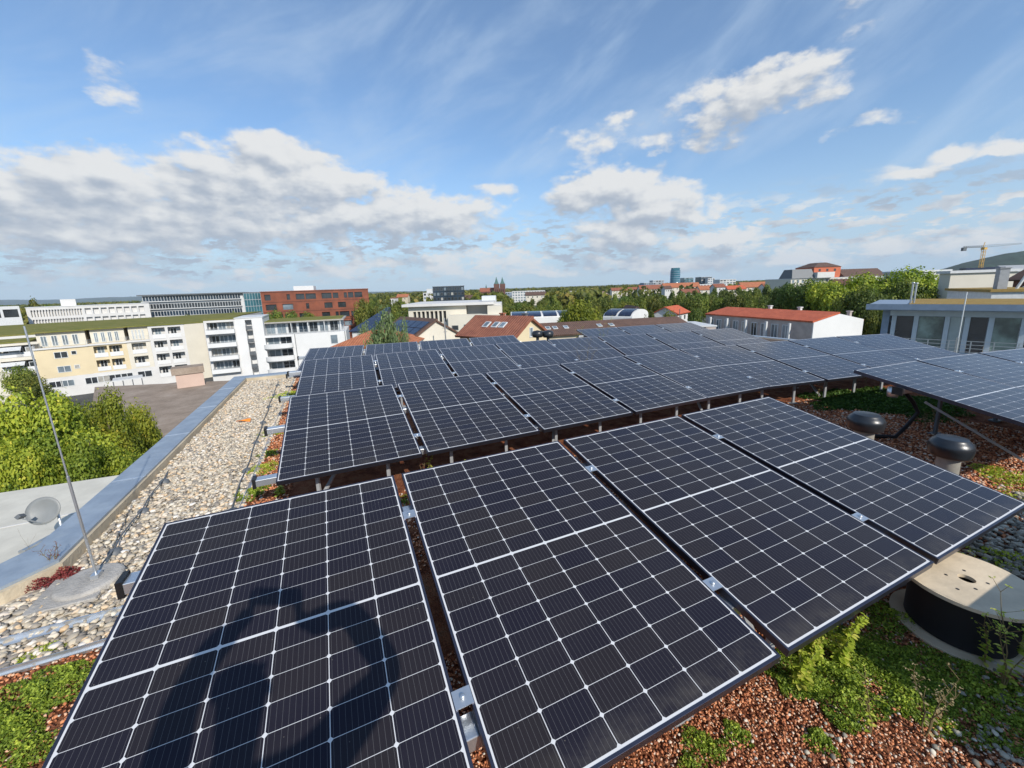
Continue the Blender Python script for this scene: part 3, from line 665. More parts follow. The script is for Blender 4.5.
# orange scrap
p = atz(244, 421, .03); mb = MB(); g = [(-.09, -.04), (0, -.055), (.10, -.02), (.085, .03), (.02, .05), (-.07, .04)]
mb.add([(x, y, .02 + .018 * math.sin(i * 2.3)) for i, (x, y) in enumerate(g)] + [(x, y, .028 + .018 * math.sin(i * 2.3)) for i, (x, y) in enumerate(g)], [(0, 5, 4, 3, 2, 1), (6, 7, 8, 9, 10, 11)] + [(i, (i + 1) % 6, 6 + (i + 1) % 6, 6 + i) for i in range(6)])
tag(mb.build('plastic_scrap', M['orange'], loc=(p.x, p.y, .02)), 'small orange scrap of plastic lying on the gravel', 'litter')
# black cable between the panels
q0 = atz(905, 392, .55); q1 = atz(912, 412, .30); q2 = atz(895, 437, .03)
wire([q0, (q0 + q1) / 2 + Vector((.05, 0, 0)), q1 + Vector((.05, -.02, 0)), (q1 + q2) / 2 + Vector((.04, 0, -.02)), q2, q2 + Vector((-.35, .1, 0)), q2 + Vector((-.8, .05, 0))], .022, 'thick black cable curving down from the panels beside the vents', 'hanging_cable', 'cable', False, 'cable')
q0 = atz(893, 392, .62); bx = MB(); bx.lathe([(0, -.05), (.045, -.05), (.05, 0), (.045, .05), (0, .05)], 16)
tag(bx.build('cable_connector', M['alu'], loc=tuple(q0)), 'pale metal connector at the panel edge above the grassy patch', 'connector')
a0, a1 = atz(925, 402, .55), atz(1040, 470, .02); mb = MB(); mb.bar(a0, a1, .022, .022); tag(mb.build('support_pole', M['grey']), 'long slanting grey pole reaching from the ground up under the right panel block', 'pole')
# ---- weeds
def weed(px, py, h, label, kind='seed', leaves=14, z=0., m='weed', ls=.03, n_st=3, pos=None, group=None):
    p = pos if pos is not None else atz(px, py, z); o = at_thing('weed_plant', label, 'weed', (p.x, p.y, z), 0, group)
    st = MB(); L = []; 
    for s_ in range(n_st):
        an = rnd.uniform(0, 6.28); hh = h * rnd.uniform(.65, 1.05); pts = [Vector((0, 0, -.01))]
        for i in range(1, 6): f = i / 5; pts.append(Vector((math.cos(an) * .22 * hh * f ** 1.5 + rnd.uniform(-.01, .01) * h * 2, math.sin(an) * .22 * hh * f ** 1.5 + rnd.uniform(-.01, .01) * h * 2, hh * f)))
        st.tube(pts, [.0035, .003, .0028, .0022, .0016, .001], 5)
        for i in range(leaves):
            f = rnd.uniform(.12, .98); q = pts[min(5, int(f * 5))].lerp(pts[min(5, int(f * 5) + 1)], f * 5 % 1); L.append((q, ls * (1.25 - .7 * f), an + i * 2.4))
        if kind == 'seed':
            for j in range(7):
                e = pts[-1 - rnd.randint(0, 2)]; d = Vector((rnd.uniform(-1, 1), rnd.uniform(-1, 1), rnd.uniform(.4, 1.3))).normalized() * h * rnd.uniform(.08, .2); st.tube([e, e + d], [.0012, .0008], 4)
                for w in range(4): L.append((e + d + Vector((rnd.uniform(-1, 1), rnd.uniform(-1, 1), rnd.uniform(-1, 1))) * .006, ls * .38, rnd.uniform(0, 6)))
    tagd = st.build('stem', M['dry'] if kind != 'leafy' else M['stemg'], o)
    vs = []; fs = []; tn = []
    for q, s_, an in L:
        d = Vector((math.cos(an), math.sin(an), rnd.uniform(-.1, .7))).normalized(); e = d.cross(Vector((0, 0, 1))).normalized(); up = e.cross(d); k = len(vs); wv = s_ * .33
        vs += [q, q + d * s_ * .35 + e * wv * .8 + up * .002, q + d * s_ * .7 + e * wv * .8, q + d * s_ * 1.05 - up * s_ * .15, q + d * s_ * .7 - e * wv * .8, q + d * s_ * .35 - e * wv * .8 + up * .002]
        fs += [(k, k + 1, k + 2, k + 3), (k, k + 3, k + 4, k + 5)]; tn += [rnd.random()] * 6
    npmesh('foliage', [tuple(v) for v in vs], fs, M[m], o, col=np.array(tn)[:, None])
M['stemg'] = mat('green stem', (.22, .24, .08), .6)
weed(838, 665, .34, 'tall sunlit leafy weed just below the panel corner near the reel', 'leafy', 46, ls=.036, n_st=4)
weed(800, 690, .26, 'sunlit broad-leaved weed nearest the gap between the two front panels', 'leafy', 44, ls=.038, n_st=4)
weed(812, 665, .20, 'low bushy yellow-green weed between two taller leafy weeds', 'leafy', 44, ls=.034, n_st=5)
weed(870, 735, .30, 'thin seed-headed weed standing at the edge of the sunlit patch', 'seed', 9, ls=.022, n_st=2)
weed(924, 738, .34, 'dry upright weed standing in front of the shaded green patch', 'seed', 12, ls=.02, n_st=3, m='dry')
weed(1003, 690, .42, 'tall yellow-flowering weed in front of the cable reel', 'seed', 16, ls=.03, n_st=3)
weed(985, 668, .30, 'slender weed leaning against the near side of the cable reel', 'seed', 14, ls=.026, n_st=2)
weed(962, 575, .16, 'small yellowish weed behind the cable reel flange', 'seed', 12, ls=.02, n_st=3)
weed(1012, 655, .26, 'dark green weed at the right picture edge beside the reel', 'leafy', 16, ls=.045, n_st=4)
weed(430, 474, .30, 'tall flowering weed growing between the first and second panel row', 'seed', 16, ls=.03, n_st=3, z=0)
weed(423, 480, .26, 'reddish dry weed beside the tall flowering weed', 'seed', 9, ls=.02, n_st=3, m='redweed')
weed(467, 470, .14, 'small green weed in the dark gap behind the second front panel', 'leafy', 12, ls=.03, n_st=3)
weed(383, 393, .1, 'dry weed tuft at the left end gap of the third row', 'seed', 8, ls=.03, n_st=3, m='dry', pos=AB(1.0, -6.05, 0) )
weed(0, 0, .95, 'dry yellow weed stalks rising between second and third row', 'seed', 10, ls=.04, n_st=3, m='dry', pos=AB(4.05, -5.9, 0))
weed(0, 0, 1.15, 'tall yellow weed rising over the third row before the brown roof', 'seed', 14, ls=.05, n_st=3, m='weed', pos=AB(6.3, -8.35, 0))
weed(0, 0, .95, 'yellow weed rising left of the tallest yellow weed', 'seed', 12, ls=.05, n_st=2, m='weed', pos=AB(5.6, -8.4, 0))
weed(280, 495, .12, 'leafy weed at the left end of the second row', 'leafy', 14, ls=.05, n_st=4)
weed(56, 573, .22, 'bare reddish weed twigs beside the parapet', 'seed', 5, ls=.015, n_st=4, m='redweed')
x, y = gp(60, 581); mat_patch('red_ground_cover', x, y, .085, 3000, .09, .013, M['redweed'], None, 1.5, AZR)
for i, (px, py) in enumerate([(818, 399), (866, 384), (935, 425), (925, 430), (964, 428)]):
    weed(px, py, .22, ['short dry weed at the left edge of the grassy patch', 'dry weed by the legs of the second row', 'thin dry weed between the two vents', 'dry twiggy weed right of the farther vent', 'pale dry weed under the right panel block'][i], 'seed', 6, ls=.03, n_st=3, m='dry')
# ================================================================== the city
def rp(px, py, r):                                      # a picture point at r metres straight-line ground range
    return (px, py, r * math.cos(math.atan((px - 512) / F)))
def zat(X, Y, py):                                      # height at ground point X, Y that shows at picture row py
    t_ = (384 + CY - py) / F; return HC + (t_ * (X * _fw[0] + Y * _fw[1]) - (X * _up[0] + Y * _up[1])) / (_up[2] - t_ * _fw[2])
def site(name, label, cat, L, R, zb=RZ, group=None, ztop=None):
    """L, R = (px, py, distance) of the facade's upper corners; local x runs along the facade, y away from the viewer"""
    P = atd(*L); Q = atd(*R); W = math.hypot(Q.x - P.x, Q.y - P.y); H = ((P.z + Q.z) / 2 if ztop is None else ztop) - zb
    o = thing(name, label, cat, (P.x, P.y, zb), math.atan2(Q.y - P.y, Q.x - P.x), group); return o, W, H
def bx(name, m, o, x0, x1, y0, y1, z0, z1, bevel=0):
    return MB().box(x0, x1, y0, y1, z0, z1).build(name, M[m], o, bevel=bevel)
wrnd = random.Random(99); M['curtain'] = mat('curtained pane', (.34, .33, .30), .2, spec=.8, var=.2, vscale=1.5)
def win(o, x, z, w, h, y=0, fr='ltrim', gl='glass', div=1, name='window', f=.09, face=0):
    if gl == 'glass' and wrnd.random() < .35: gl = wrnd.choice(['glassl', 'curtain', 'glassl'])
    """framed window: frame proud of the wall, pane set back inside it. face 0 = front (-y), 1 = right end (+x wall at x=y)"""
    mb = MB(); d = .07
    def b(x0, x1, ya, yb, z0, z1, mi):
        if face == 0: mb.box(x0, x1, y + ya, y + yb, z0, z1, mi)
        elif face == 1: mb.box(y - yb, y - ya, x0, x1, z0, z1, mi)
        else: mb.box(y + ya, y + yb, x0, x1, z0, z1, mi)
    b(x, x + w, -d, .02, z, z + f, 0); b(x, x + w, -d, .02, z + h - f, z + h, 0); b(x, x + f, -d, .02, z + f, z + h - f, 0); b(x + w - f, x + w, -d, .02, z + f, z + h - f, 0)
    for i in range(1, div): xx = x + w * i / div; b(xx - f / 2, xx + f / 2, -d, .02, z + f, z + h - f, 0)
    b(x + f, x + w - f, -.03, .01, z + f, z + h - f, 1)
    return mb.build(name, [M[fr], M[gl]], o)
def facade(mbx, W, H, ops, d, z0=0, x0=0):
    """front skin with real openings (x0,x1,z0,z1) and reveals of depth d"""
    xs = sorted({x0, W} | {v for o in ops for v in o[:2]}); zs = sorted({z0, H} | {v for o in ops for v in o[2:4]})
    for i in range(len(xs) - 1):
        for j in range(len(zs) - 1):
            cx, cz = (xs[i] + xs[i + 1]) / 2, (zs[j] + zs[j + 1]) / 2
            if any(o[0] < cx < o[1] and o[2] < cz < o[3] for o in ops): continue
            mbx.add([(xs[i], 0, zs[j]), (xs[i + 1], 0, zs[j]), (xs[i + 1], 0, zs[j + 1]), (xs[i], 0, zs[j + 1])], [(0, 1, 2, 3)])
    for o in ops:
        a, b, c, e = o[:4]
        mbx.add([(a, 0, c), (b, 0, c), (b, 0, e), (a, 0, e), (a, d, c), (b, d, c), (b, d, e), (a, d, e)], [(0, 4, 5, 1), (1, 5, 6, 2), (2, 6, 7, 3), (3, 7, 4, 0), (4, 7, 6, 5)])
    mbx.add([(x0, 0, z0), (x0, 0, H), (x0, d + .01, H), (x0, d + .01, z0)], [(0, 1, 2, 3)]); mbx.add([(W, 0, z0), (W, 0, H), (W, d + .01, H), (W, d + .01, z0)], [(0, 1, 2, 3)])
    mbx.add([(x0, 0, H), (W, 0, H), (W, d + .01, H), (x0, d + .01, H)], [(0, 1, 2, 3)])
def railing(o, x0, x1, y, z, h=1.0, n=None, solid=None, name='railing'):
    mb = MB()
    if solid: mb.box(x0, x1, y - .06, y, z, z + h)
    else:
        for k in range(5): zz = z + h * (k + 1) / 5; mb.box(x0, x1, y - .025, y + .0, zz - .03, zz)
        n = n or max(2, int((x1 - x0) / 1.2)); 
        for i in range(n + 1): xx = x0 + (x1 - x0 - .05) * i / n; mb.box(xx, xx + .05, y - .03, y + .02, z, z + h)
    return mb.build(name, M[solid or 'rail'], o)
FH = 2.9
# ---- cream and white apartment row on the left
def loggia_block(name, label, Lp, Rp, ztop, cols, rows, wall, railm, depth=9, win_rows=(), sidewalk=0, rf=.78, open_h=2.1, group='joined apartment houses on the left', margin=.35, gap=.3):
    o, W, H = site(name, label, 'apartment house', Lp, Rp, group=group, ztop=ztop)
    ops = []; cw = (W - 2 * margin) / cols
    for c in range(cols):
        for r in range(rows): z1 = H - .45 - r * FH; ops.append((margin + c * cw + gap / 2, margin + (c + 1) * cw - gap / 2, z1 - open_h - .3, z1))
    mb = MB(); facade(mb, W, H, ops, 1.5); mb.box(0, W, 1.51, depth, 0, H); mb.build('wall', M[wall], o, normals=True)
    for (a, b, c, e) in ops:
        railing(o, a, b, -.02, c, .95, solid=railm)
        win(o, a + (b - a) * .12, c + .02, (b - a) * .5, 2.05, 1.49, div=2, fr='ltrim', name='balcony_door'); 
        if b - a > 2.4: win(o, a + (b - a) * .68, c + .9, (b - a) * .24, 1.1, 1.49)
    bx('roof', 'sedumroof', o, -.2, W + .2, -.2, depth + .2, H + .004, H + .2)
    return o, W, H
zt = -4.7
def dz(px, py, z):                                       # distance of a pixel on the level z
    return atz(px, py, z).y
def facep(px, py, z): return rp(px, py, 122 - .02 * px if px < 190 else 110 - .03 * (px - 200))
# B: cream house with paired windows
A1 = facep(29, 334.5, zt); A2 = facep(84, 331, zt); A3 = facep(123, 328, zt); A4 = facep(147, 326.6, zt)
def cream_house(name, label, Lp, Rp, setb, nlog, wcols, wall='cream', low='white'):
    o, W, H = site(name, label, 'apartment house', Lp, Rp, group='joined apartment houses on the left', ztop=None)
    Hm = H - FH; ops = []
    if nlog:
        cw = (W - 1.2) / nlog
        for c in range(nlog):
            for r in (0, 1): z1 = Hm - .5 - r * FH; ops.append((.6 + c * cw + .15, .6 + (c + 1) * cw - .15, z1 - 2.3, z1))
    mb = MB(); facade(mb, W, Hm, ops, 1.4, z0=Hm - 2 * FH - .2); mb.box(0, W, 1.41, 11, Hm - 2 * FH - .2, Hm); mb.build('wall', M[wall], o)
    mb = MB(); mb.box(-.02, W + .02, -.03, 11, 0, Hm - 2 * FH - .21); mb.build('lower_wall', M[low], o)
    bx('cornice', 'white', o, -.05, W + .05, -.25, .0, Hm - .25, Hm + .1)
    bx('penthouse_wall', 'palecream', o, .3, W - .3, setb, 11, Hm + .01, H)
    bx('roof', 'sedumroof', o, -.1, W + .1, setb - .8, 11.5, H + .005, H + .25)
    railing(o, .1, W - .1, .0, Hm + .1, .95)
    for (a, b, c, e) in ops:
        railing(o, a, b, -.02, c, .9, solid='whiteb'); win(o, a + .3, c + .02, (b - a) * .55, 2.05, 1.39, div=2, name='balcony_door')
    k = 4
    for i in range(k): win(o, .8 + (W - 1.6) * i / k, Hm + .15, (W - 1.6) / k * .6, 2.1, setb, div=2, gl='glassl')
    for (f, w, h, dv, rws) in wcols:
        for r in rws: win(o, W * f, Hm - .9 - r * FH - h, w, h, -.0 if r < 2 else -.03, div=dv)
    return o, W, H
cream_house('apartment_house', 'cream apartment house with paired windows on a white ground storey', A1, A2, 2.6, 0, [(.34, 1.9, 1.3, 2, (0, 1, 2)), (.66, .8, .8, 1, (0, 1)), (.80, 1.9, 1.4, 2, (2,)), (.12, 1.9, 1.3, 2, (2,))])
cream_house('apartment_house', 'cream apartment house with four brownish recessed balconies', A2, A3, 2.6, 2, [(.05, 1.9, 1.4, 2, (2,)), (.36, 1.9, 1.4, 2, (2,)), (.68, 1.9, 1.4, 2, (2,))])
cream_house('apartment_house', 'cream apartment house bay with stepped balconies beside the white gridded house', A3, A4, 2.6, 1, [(.2, 2.4, 1.4, 2, (2,))], wall='palecream')
loggia_block('apartment_house', 'white apartment house with a grid of eight square recessed balconies', facep(147, 326.2, -4.2), facep(183, 324.2, -4.2), None, 2, 4, 'white', 'whiteb', gap=.5)
o, W, H = site('apartment_house', 'plain windowless white end wall right of the gridded balconies', 'apartment house', facep(183, 324.2, -4.2), rp(203, 322.6, 119.5), group='joined apartment houses on the left', ztop=None)
mb = MB(); mb.box(0, W, 0, 12, 0, H); mb.build('wall', M['palecream'], o); bx('roof', 'sedumroof', o, -.1, W + .1, -.1, 12.2, H + .004, H + .2)
# A: leftmost house with awnings
o, W, H = site('apartment_house', 'pale house at the left picture edge with striped bays and balconies', 'apartment house', facep(-30, 347, -5.6), facep(29, 341.5, -5.6), group='joined apartment houses on the left', ztop=None)
ops = [(W * f, W * f + 3.0, H - .5 - r * FH - 2.2, H - .5 - r * FH) for f in (.42, .72) for r in (0, 1, 2)]
mb = MB(); facade(mb, W, H, ops, 1.4); mb.box(0, W, 1.41, 11, 0, H); mb.build('wall', M['palecream'], o); bx('roof', 'sedumroof', o, -.1, W + .1, -.1, 11.3, H + .004, H + .25)
for a, b, c, e in ops: railing(o, a, b, -.02, c, .9, solid='whiteb'); win(o, a + .3, c + .02, 1.8, 2.0, 1.39, div=2, name='balcony_door')
for r in range(4): win(o, W * .60, H - 2.3 - r * FH, 1.4, 1.4); win(o, W * .90, H - 2.3 - r * FH, 1.2, 1.4)
# awnings
for r in range(2): mb = MB(); mb.add([(W * .42, -.1, H - .7 - r * FH), (W * .42 + 3, -.1, H - .7 - r * FH), (W * .42 + 3, -1.3, H - 1.3 - r * FH), (W * .42, -1.3, H - 1.3 - r * FH), (W * .42, -.1, H - .76 - r * FH), (W * .42 + 3, -.1, H - .76 - r * FH), (W * .42 + 3, -1.3, H - 1.36 - r * FH), (W * .42, -1.3, H - 1.36 - r * FH)], [(0, 1, 2, 3), (7, 6, 5, 4), (0, 4, 5, 1), (1, 5, 6, 2), (2, 6, 7, 3), (3, 7, 4, 0)]); mb.build('awning', M['lgrey'], o)
# big flat sedum roof that runs back behind the cream row
o = thing('flat_roofed_hall', 'long low building with a yellow green planted roof behind the apartment row', 'building', (0, 0, RZ))
mb = MB(); pts = [atz(-60, 331, -4.9), atz(203, 322.6, -4.9), atz(262, 316.2, -4.6), atz(120, 318.5, -4.6), atz(-60, 322.5, -4.6)]
pts = [Vector(atd(*rp(-60, 330, 136))), Vector(atd(*rp(200, 321, 134))), Vector(atd(*rp(262, 315.5, 200))), Vector(atd(*rp(-60, 322.5, 200)))]
mb.prism([(p.x, p.y) for p in pts], 0, -4.75 - RZ); mb.build('wall', M['white'], o)
mb = MB(); mb.prism([(p.x, p.y) for p in pts], -4.74 - RZ, -4.45 - RZ); mb.build('roof', M['sedumroof'], o)
# G-J: white houses in front of our roof corner
o, W, H = site('apartment_house', 'white apartment house with a stack of four long grey balconies', 'apartment house', facep(203, 321, -3.6), facep(234, 319, -3.6), group='joined apartment houses on the left')
ops = [(.5, W - .2, H - .5 - r * FH - 2.35, H - .5 - r * FH) for r in range(4)]
mb = MB(); facade(mb, W, H, ops, 1.6); mb.box(0, W, 1.61, 12, 0, H); mb.build('wall', M['white'], o); bx('roof', 'sedumroof', o, -.1, W + .1, -.1, 12.3, H + .004, H + .22)
for a, b, c, e in ops:
    mb = MB(); mb.box(a - .3, b + .05, -1.1, -.03, c - .15, c + .75); mb.build('balcony', M['whiteb'], o); railing(o, a, b, -1.0, c + .76, .35)
    for i in range(3): win(o, a + .2 + i * (b - a - .3) / 3, c + .02, (b - a - .6) / 3, 2.2, 1.59, div=2, gl=('glass', 'glassl', 'glass')[i], name='balcony_door')
o, W, H = site('stair_tower', 'plain white stair tower with a dark vertical balcony slot beside it', 'building', facep(234, 318.8, -3.4), facep(262, 317.5, -3.4))
mb = MB(); ops = [(W * .36, W * .60, .5, H - .4)]; facade(mb, W, H, ops, 1.8); mb.box(0, W, 1.81, 12, 0, H); mb.build('wall', M['whiteb'], o)
for r in range(5): mb = MB(); mb.box(W * .36 + .03, W * .6 - .03, -.35, 1.2, H - 2.6 - r * FH, H - 2.45 - r * FH); mb.box(W * .36 + .03, W * .6 - .03, -.35, -.3, H - 2.4 - r * FH, H - 1.7 - r * FH); mb.build('balcony', M['dgrey'], o)
bx('roof', 'lgrey', o, -.1, W + .1, -.1, 12.2, H + .004, H + .2)
o, W, H = site('apartment_house', 'white apartment house with rounded balconies and a grey roof terrace storey', 'apartment house', facep(261, 335, -6.3), facep(346, 332, -6.3))
ops = [(.5, W * .34, H - .5 - r * FH - 2.35, H - .5 - r * FH) for r in range(3)]
mb = MB(); facade(mb, W, H, ops, 1.8); mb.box(0, W, 1.81, 16, 0, H); mb.build('wall', M['whiteb'], o)
for a, b, c, e in ops:
    mb = MB(); n = 14; cx = (a + b) / 2; rx = (b - a) / 2 + .2
    pl = [(cx + rx * math.cos(math.pi * (1 + i / n)), -.03 + 1.5 * math.sin(math.pi * (1 + i / n))) for i in range(n + 1)]
    mb.prism(pl, c - .15, c + .85); mb.build('balcony', M['whiteb'], o)
    for i in range(2): win(o, a + .3 + i * (b - a - .4) / 2, c + .02, (b - a - .8) / 2, 2.2, 1.79, div=2, gl=('glassl', 'glass')[i], name='balcony_door')
win(o, W * .80, H - 2.9, W * .09, 2.2, 0, div=1, gl='glass', fr='lgrey'); win(o, W * .80, H - 2.9 - FH, W * .09, 2.2, 0, fr='lgrey')
for f in (.985, .38): mb = MB(); mb.tube([(W * f, -.12, .5), (W * f, -.12, H)], .06, 8); mb.build('downpipe', M['dgrey'], o)
pn = bx('penthouse_wall', 'lgrey', o, .0, W * .94, 3.2, 15, H + .01, H + 2.6)
mb = MB(); mb.box(-.6, W * .98, 1.6, 16, H + 2.62, H + 2.9); mb.build('terrace_roof', M['concrete'], o)
mb = MB(); mb.box(-.3, W * .95, 2.2, 15.8, H + 2.91, H + 3.05); mb.build('roof_planting', M['sedumroof'], o)
for i in range(7): win(o, .5 + i * W * .128, H + .05, W * .105, 2.4, 3.19, fr='rail', gl=('glass', 'glassl', 'glass', 'dglass')[i % 4], div=2)
railing(o, .1, W - .2, .1, H + .02, 1.0); 
for i in range(4): xx = W * (.33 + .2 * i); mb = MB(); mb.box(xx, xx + .15, 1.8, 1.95, H + .02, H + 2.61); mb.build('post', M['lgrey'], o)
# brown roof, stair box and pale roof below us
def flat(name, label, pxs, z, roofm, wallm, edge=None, cat='building'):
    pts = [atz(px, py, z) for px, py in pxs]; c = sum(pts, Vector()) / len(pts); o = thing(name, label, cat, (c.x, c.y, RZ))
    pl = [(p.x - c.x, p.y - c.y) for p in pts]; ar = sum(pl[i][0] * pl[(i + 1) % len(pl)][1] - pl[(i + 1) % len(pl)][0] * pl[i][1] for i in range(len(pl)))
    if ar < 0: pl = pl[::-1]
    MB().prism(pl, 0, z - RZ - .25).build('wall', M[wallm], o); MB().prism([(x * 1.004, y * 1.004) for x, y in pl], z - RZ - .245, z - RZ).build('roof', M[roofm], o)
    return o, pl, c
flat('low_building', 'low building with a brown gravel roof below the apartment row', [(95, 387), (262, 379), (262, 450), (90, 424)], -8.2, 'brownroof', 'white')
pl0 = [(-330, 540), (-60, 502), (117, 475.5), (152, 470), (200, 520), (130, 700), (-330, 900)]
o, pl, c = flat('low_building', 'low building with a pale membrane roof carrying the satellite dish', pl0, -4.2, 'membrane', 'white')
mb = MB()
for (p, q) in (((-60, 540), (100, 508)), ((-60, 585), (60, 548))):
    P_, Q_ = atz(*p, -4.19), atz(*q, -4.19); mb.bar(P_ - c - Vector((0, 0, RZ - 0)) + Vector((0, 0, c.z)), Q_ - c - Vector((0, 0, RZ)) + Vector((0, 0, c.z)), .05, .015)
mb.build('roof_seam', M['white'], o)
o, W, H = site('stair_housing', 'small pinkish box with a brown lid on the brown roof', 'roof box', rp(175, 375, 58), rp(203, 372.5, 58), zb=-8.2)
bx('wall', 'pink', o, 0, W, 0, 1.6, 0, H); bx('lid', 'brownroof', o, -.3, W + .15, -.15, 2.0, H + .004, H + .75)
o, W, H = site('garden_shed', 'flat grey canopy on posts at the foot of the cream houses', 'canopy', rp(112, 380, 108), rp(143, 378, 108), zb=RZ)
bx('roof', 'lgrey', o, 0, W, 0, 4, H - .2, H)
for i in range(4): bx('post', 'dgrey', o, W * i / 3.2, W * i / 3.2 + .15, .1, .25, 0, H - .21)
# satellite dish
pd = atz(46, 552, -4.2); pc = atz(39, 499, -3.35); o = at_thing('satellite_dish', 'round grey satellite dish on a weighted stand on the pale roof', 'satellite dish', (pd.x, pd.y, -4.2))
pc = Vector((pd.x - .05, pd.y + .2, -3.20)); tocam = (Vector((.30, -.85, .35))).normalized()
loc = pc - Vector((pd.x, pd.y, -4.2)); base = Vector((.12, .34, 0))
q = tocam.to_track_quat('Z', 'Y').to_matrix()
mb = MB(); mb.lathe([(0, -.075), (.12, -.07), (.25, -.045), (.32, -.005), (.335, .0), (.335, .012), (.25, -.02), (.12, -.056), (0, -.06)], 36); mb.v = [tuple(q @ Vector(v) + loc) for v in mb.v]; mb.build('reflector', M['dish'], o)
mb = MB(); mb.tube([base + Vector((0, 0, .05)), base + Vector((0, 0, 1.0)), loc - tocam * .1], .028, 10); mb.build('mast', M['alu'], o)
lnb = loc + tocam * .62 + Vector((-.05, 0, -.05)); mb = MB(); mb.tube([loc - Vector((0, 0, .36)) + tocam * .03, lnb - Vector((0, 0, .05))], .014, 8); mb.build('feed_arm', M['alu'], o)
mb = MB(); mb.obox(lnb, tocam, tocam.orthogonal().normalized(), tocam.cross(tocam.orthogonal()).normalized(), .09, .045, .045); mb.build('receiver', M['dgrey'], o, bevel=.01)
mb = MB(); 
for k in (-.35, .35): mb.bar(base + Vector((-.75, k, .04)), base + Vector((.75, k, .04)), .06, .06)
for k in (-.6, 0, .6): mb.bar(base + Vector((k, -.4, .09)), base + Vector((k, .4, .09)), .12, .04)
mb.build('stand', M['rail'], o)
# bare twiggy plant behind the parapet
weed(0, 0, 1.3, 'bare brown twiggy plant standing on the pale roof behind the parapet', 'seed', 3, ls=.02, n_st=4, m='dry', pos=Vector((atz(50, 590, -4.2).x, atz(50, 590, -4.2).y, -4.2)), z=-4.2)
# ---- office blocks at the back left
def block(name, label, Lp, Rp, depth, wall, rows, cols, wm='glass', fr='ltrim', zb=RZ, ww=.65, wh=.6, fh=3.2, cat='building', roofm='lgrey', group=None, skip=0, top=.5, side=None, x0=.0, x1=1.):
    o, W, H = site(name, label, cat, Lp, Rp, zb=zb, group=group)
    bx('wall', wall, o, 0, W, 0, depth, 0, H); bx('roof', roofm, o, -.15, W + .15, -.15, depth + .15, H + .005, H + .35)
    cw = W * (x1 - x0) / max(cols, 1)
    for r in range(rows):
        for c in range(cols):
            if rnd.random() < skip: continue
            win(o, W * x0 + cw * (c + (1 - ww) / 2), H - top - r * fh - fh * wh, cw * ww, fh * wh, fr=fr, gl=wm)
    if side:
        n, sd = side; cw = depth / n
        for r in range(rows):
            for c in range(n): win(o, cw * (c + .2), H - top - r * fh - fh * wh, cw * .6, fh * wh, y=W if sd > 0 else 0, face=1 if sd > 0 else 2, fr=fr, gl=wm)
    return o, W, H
# long white two storey block: slats left, square windows right
o, W, H = site('school_building', 'long white two storey block with narrow slats left and square windows right', 'building', rp(25, 307, 222), rp(149, 304.3, 222))
bx('wall', 'white', o, 0, W, .9, 18, 0, H - .01); ops = []
for r in range(2):
    for c in range(18): ops.append((W * .03 + c * W * .39 / 18, W * .03 + c * W * .39 / 18 + W * .013, H - .9 - r * 3.3 - 2.4, H - .9 - r * 3.3))
    for c in range(8): ops.append((W * .435 + c * W * .066, W * .435 + c * W * .066 + W * .05, H - .9 - r * 3.3 - 2.2, H - .9 - r * 3.3))
mb = MB(); facade(mb, W, H, ops, .88); mb.build('facade', M['white'], o)
for i, (a, b, c, e) in enumerate(ops):
    if b - a > 2: mb = MB(); mb.box(a + .02, b - .02, .5, .56, c + .02, e - .02); mb.build('window', M['glassl' if rnd.random() < .7 else 'glass'], o)
bx('roof', 'lgrey', o, -.1, W + .1, -.1, 18.2, H + .004, H + .2); bx('roof_box', 'white', o, W * .26, W * .38, 3, 9, H + .21, H + 2.6)
o, W, H = site('pavilion', 'low grey pavilion with dark windows at the left picture edge', 'building', rp(-40, 307.5, 214), rp(19, 306.5, 214))
mb = MB(); ops = [(W * .05 + i * W * .32, W * .05 + i * W * .32 + W * .27, H - 3.6, H - 1.0) for i in range(3)]; facade(mb, W, H, ops, .6); mb.box(0, W, .61, 10, 0, H); mb.build('wall', M['lgrey'], o)
for a, b, c, e in ops: mb = MB(); mb.box(a + .02, b - .02, .45, .5, c + .02, e - .02); mb.build('window', M['glass'], o)
# grey and glass office
o, W, H = site('office_building', 'long grey office building with dark window bands and a teal glass end', 'building', rp(141, 296, 236), rp(243, 293.3, 226))
bx('wall', 'lgrey', o, 0, W, .6, 20, 0, H); bx('roof', 'dgrey', o, -1.2, W + .5, -1, 21, H + .005, H + .5)
for r in range(4):
    z1 = H - .35 - r * 3.2; mb = MB(); mb.box(.2, W * .96, .35, .55, z1 - 1.9, z1, 1)
    for i in range(34): xx = .2 + i * W * .96 / 34; mb.box(xx, xx + .12, .0, .34, z1 - 1.9, z1, 0)
    mb.build('window_band', [M['ltrim'], M['dglass' if r % 2 == 0 else 'glass']], o); bx('balcony_slab', 'lgrey', o, -.3, W * .97, -.5, .58, z1 - 2.3, z1 - 2.0)
o2, W2, H2 = site('glass_office', 'teal glass block between the grey office and the rust red block', 'building', rp(243, 293.2, 224), rp(266, 292.6, 224))
bx('wall', 'teal', o2, 0, W2, 0, 20, 0, H2); bx('roof', 'dgrey', o2, -.2, W2 + .2, -.2, 20.2, H2 + .005, H2 + .4); mb = MB()
for i in range(9): mb.box(i * W2 / 8.2, i * W2 / 8.2 + .12, -.12, -.01, 0, H2)
for i in range(6): mb.box(0, W2, -.16, -.13, H2 - .1 - i * 3.0, H2 + .1 - i * 3.0)
mb.build('mullions', M['rail'], o2)
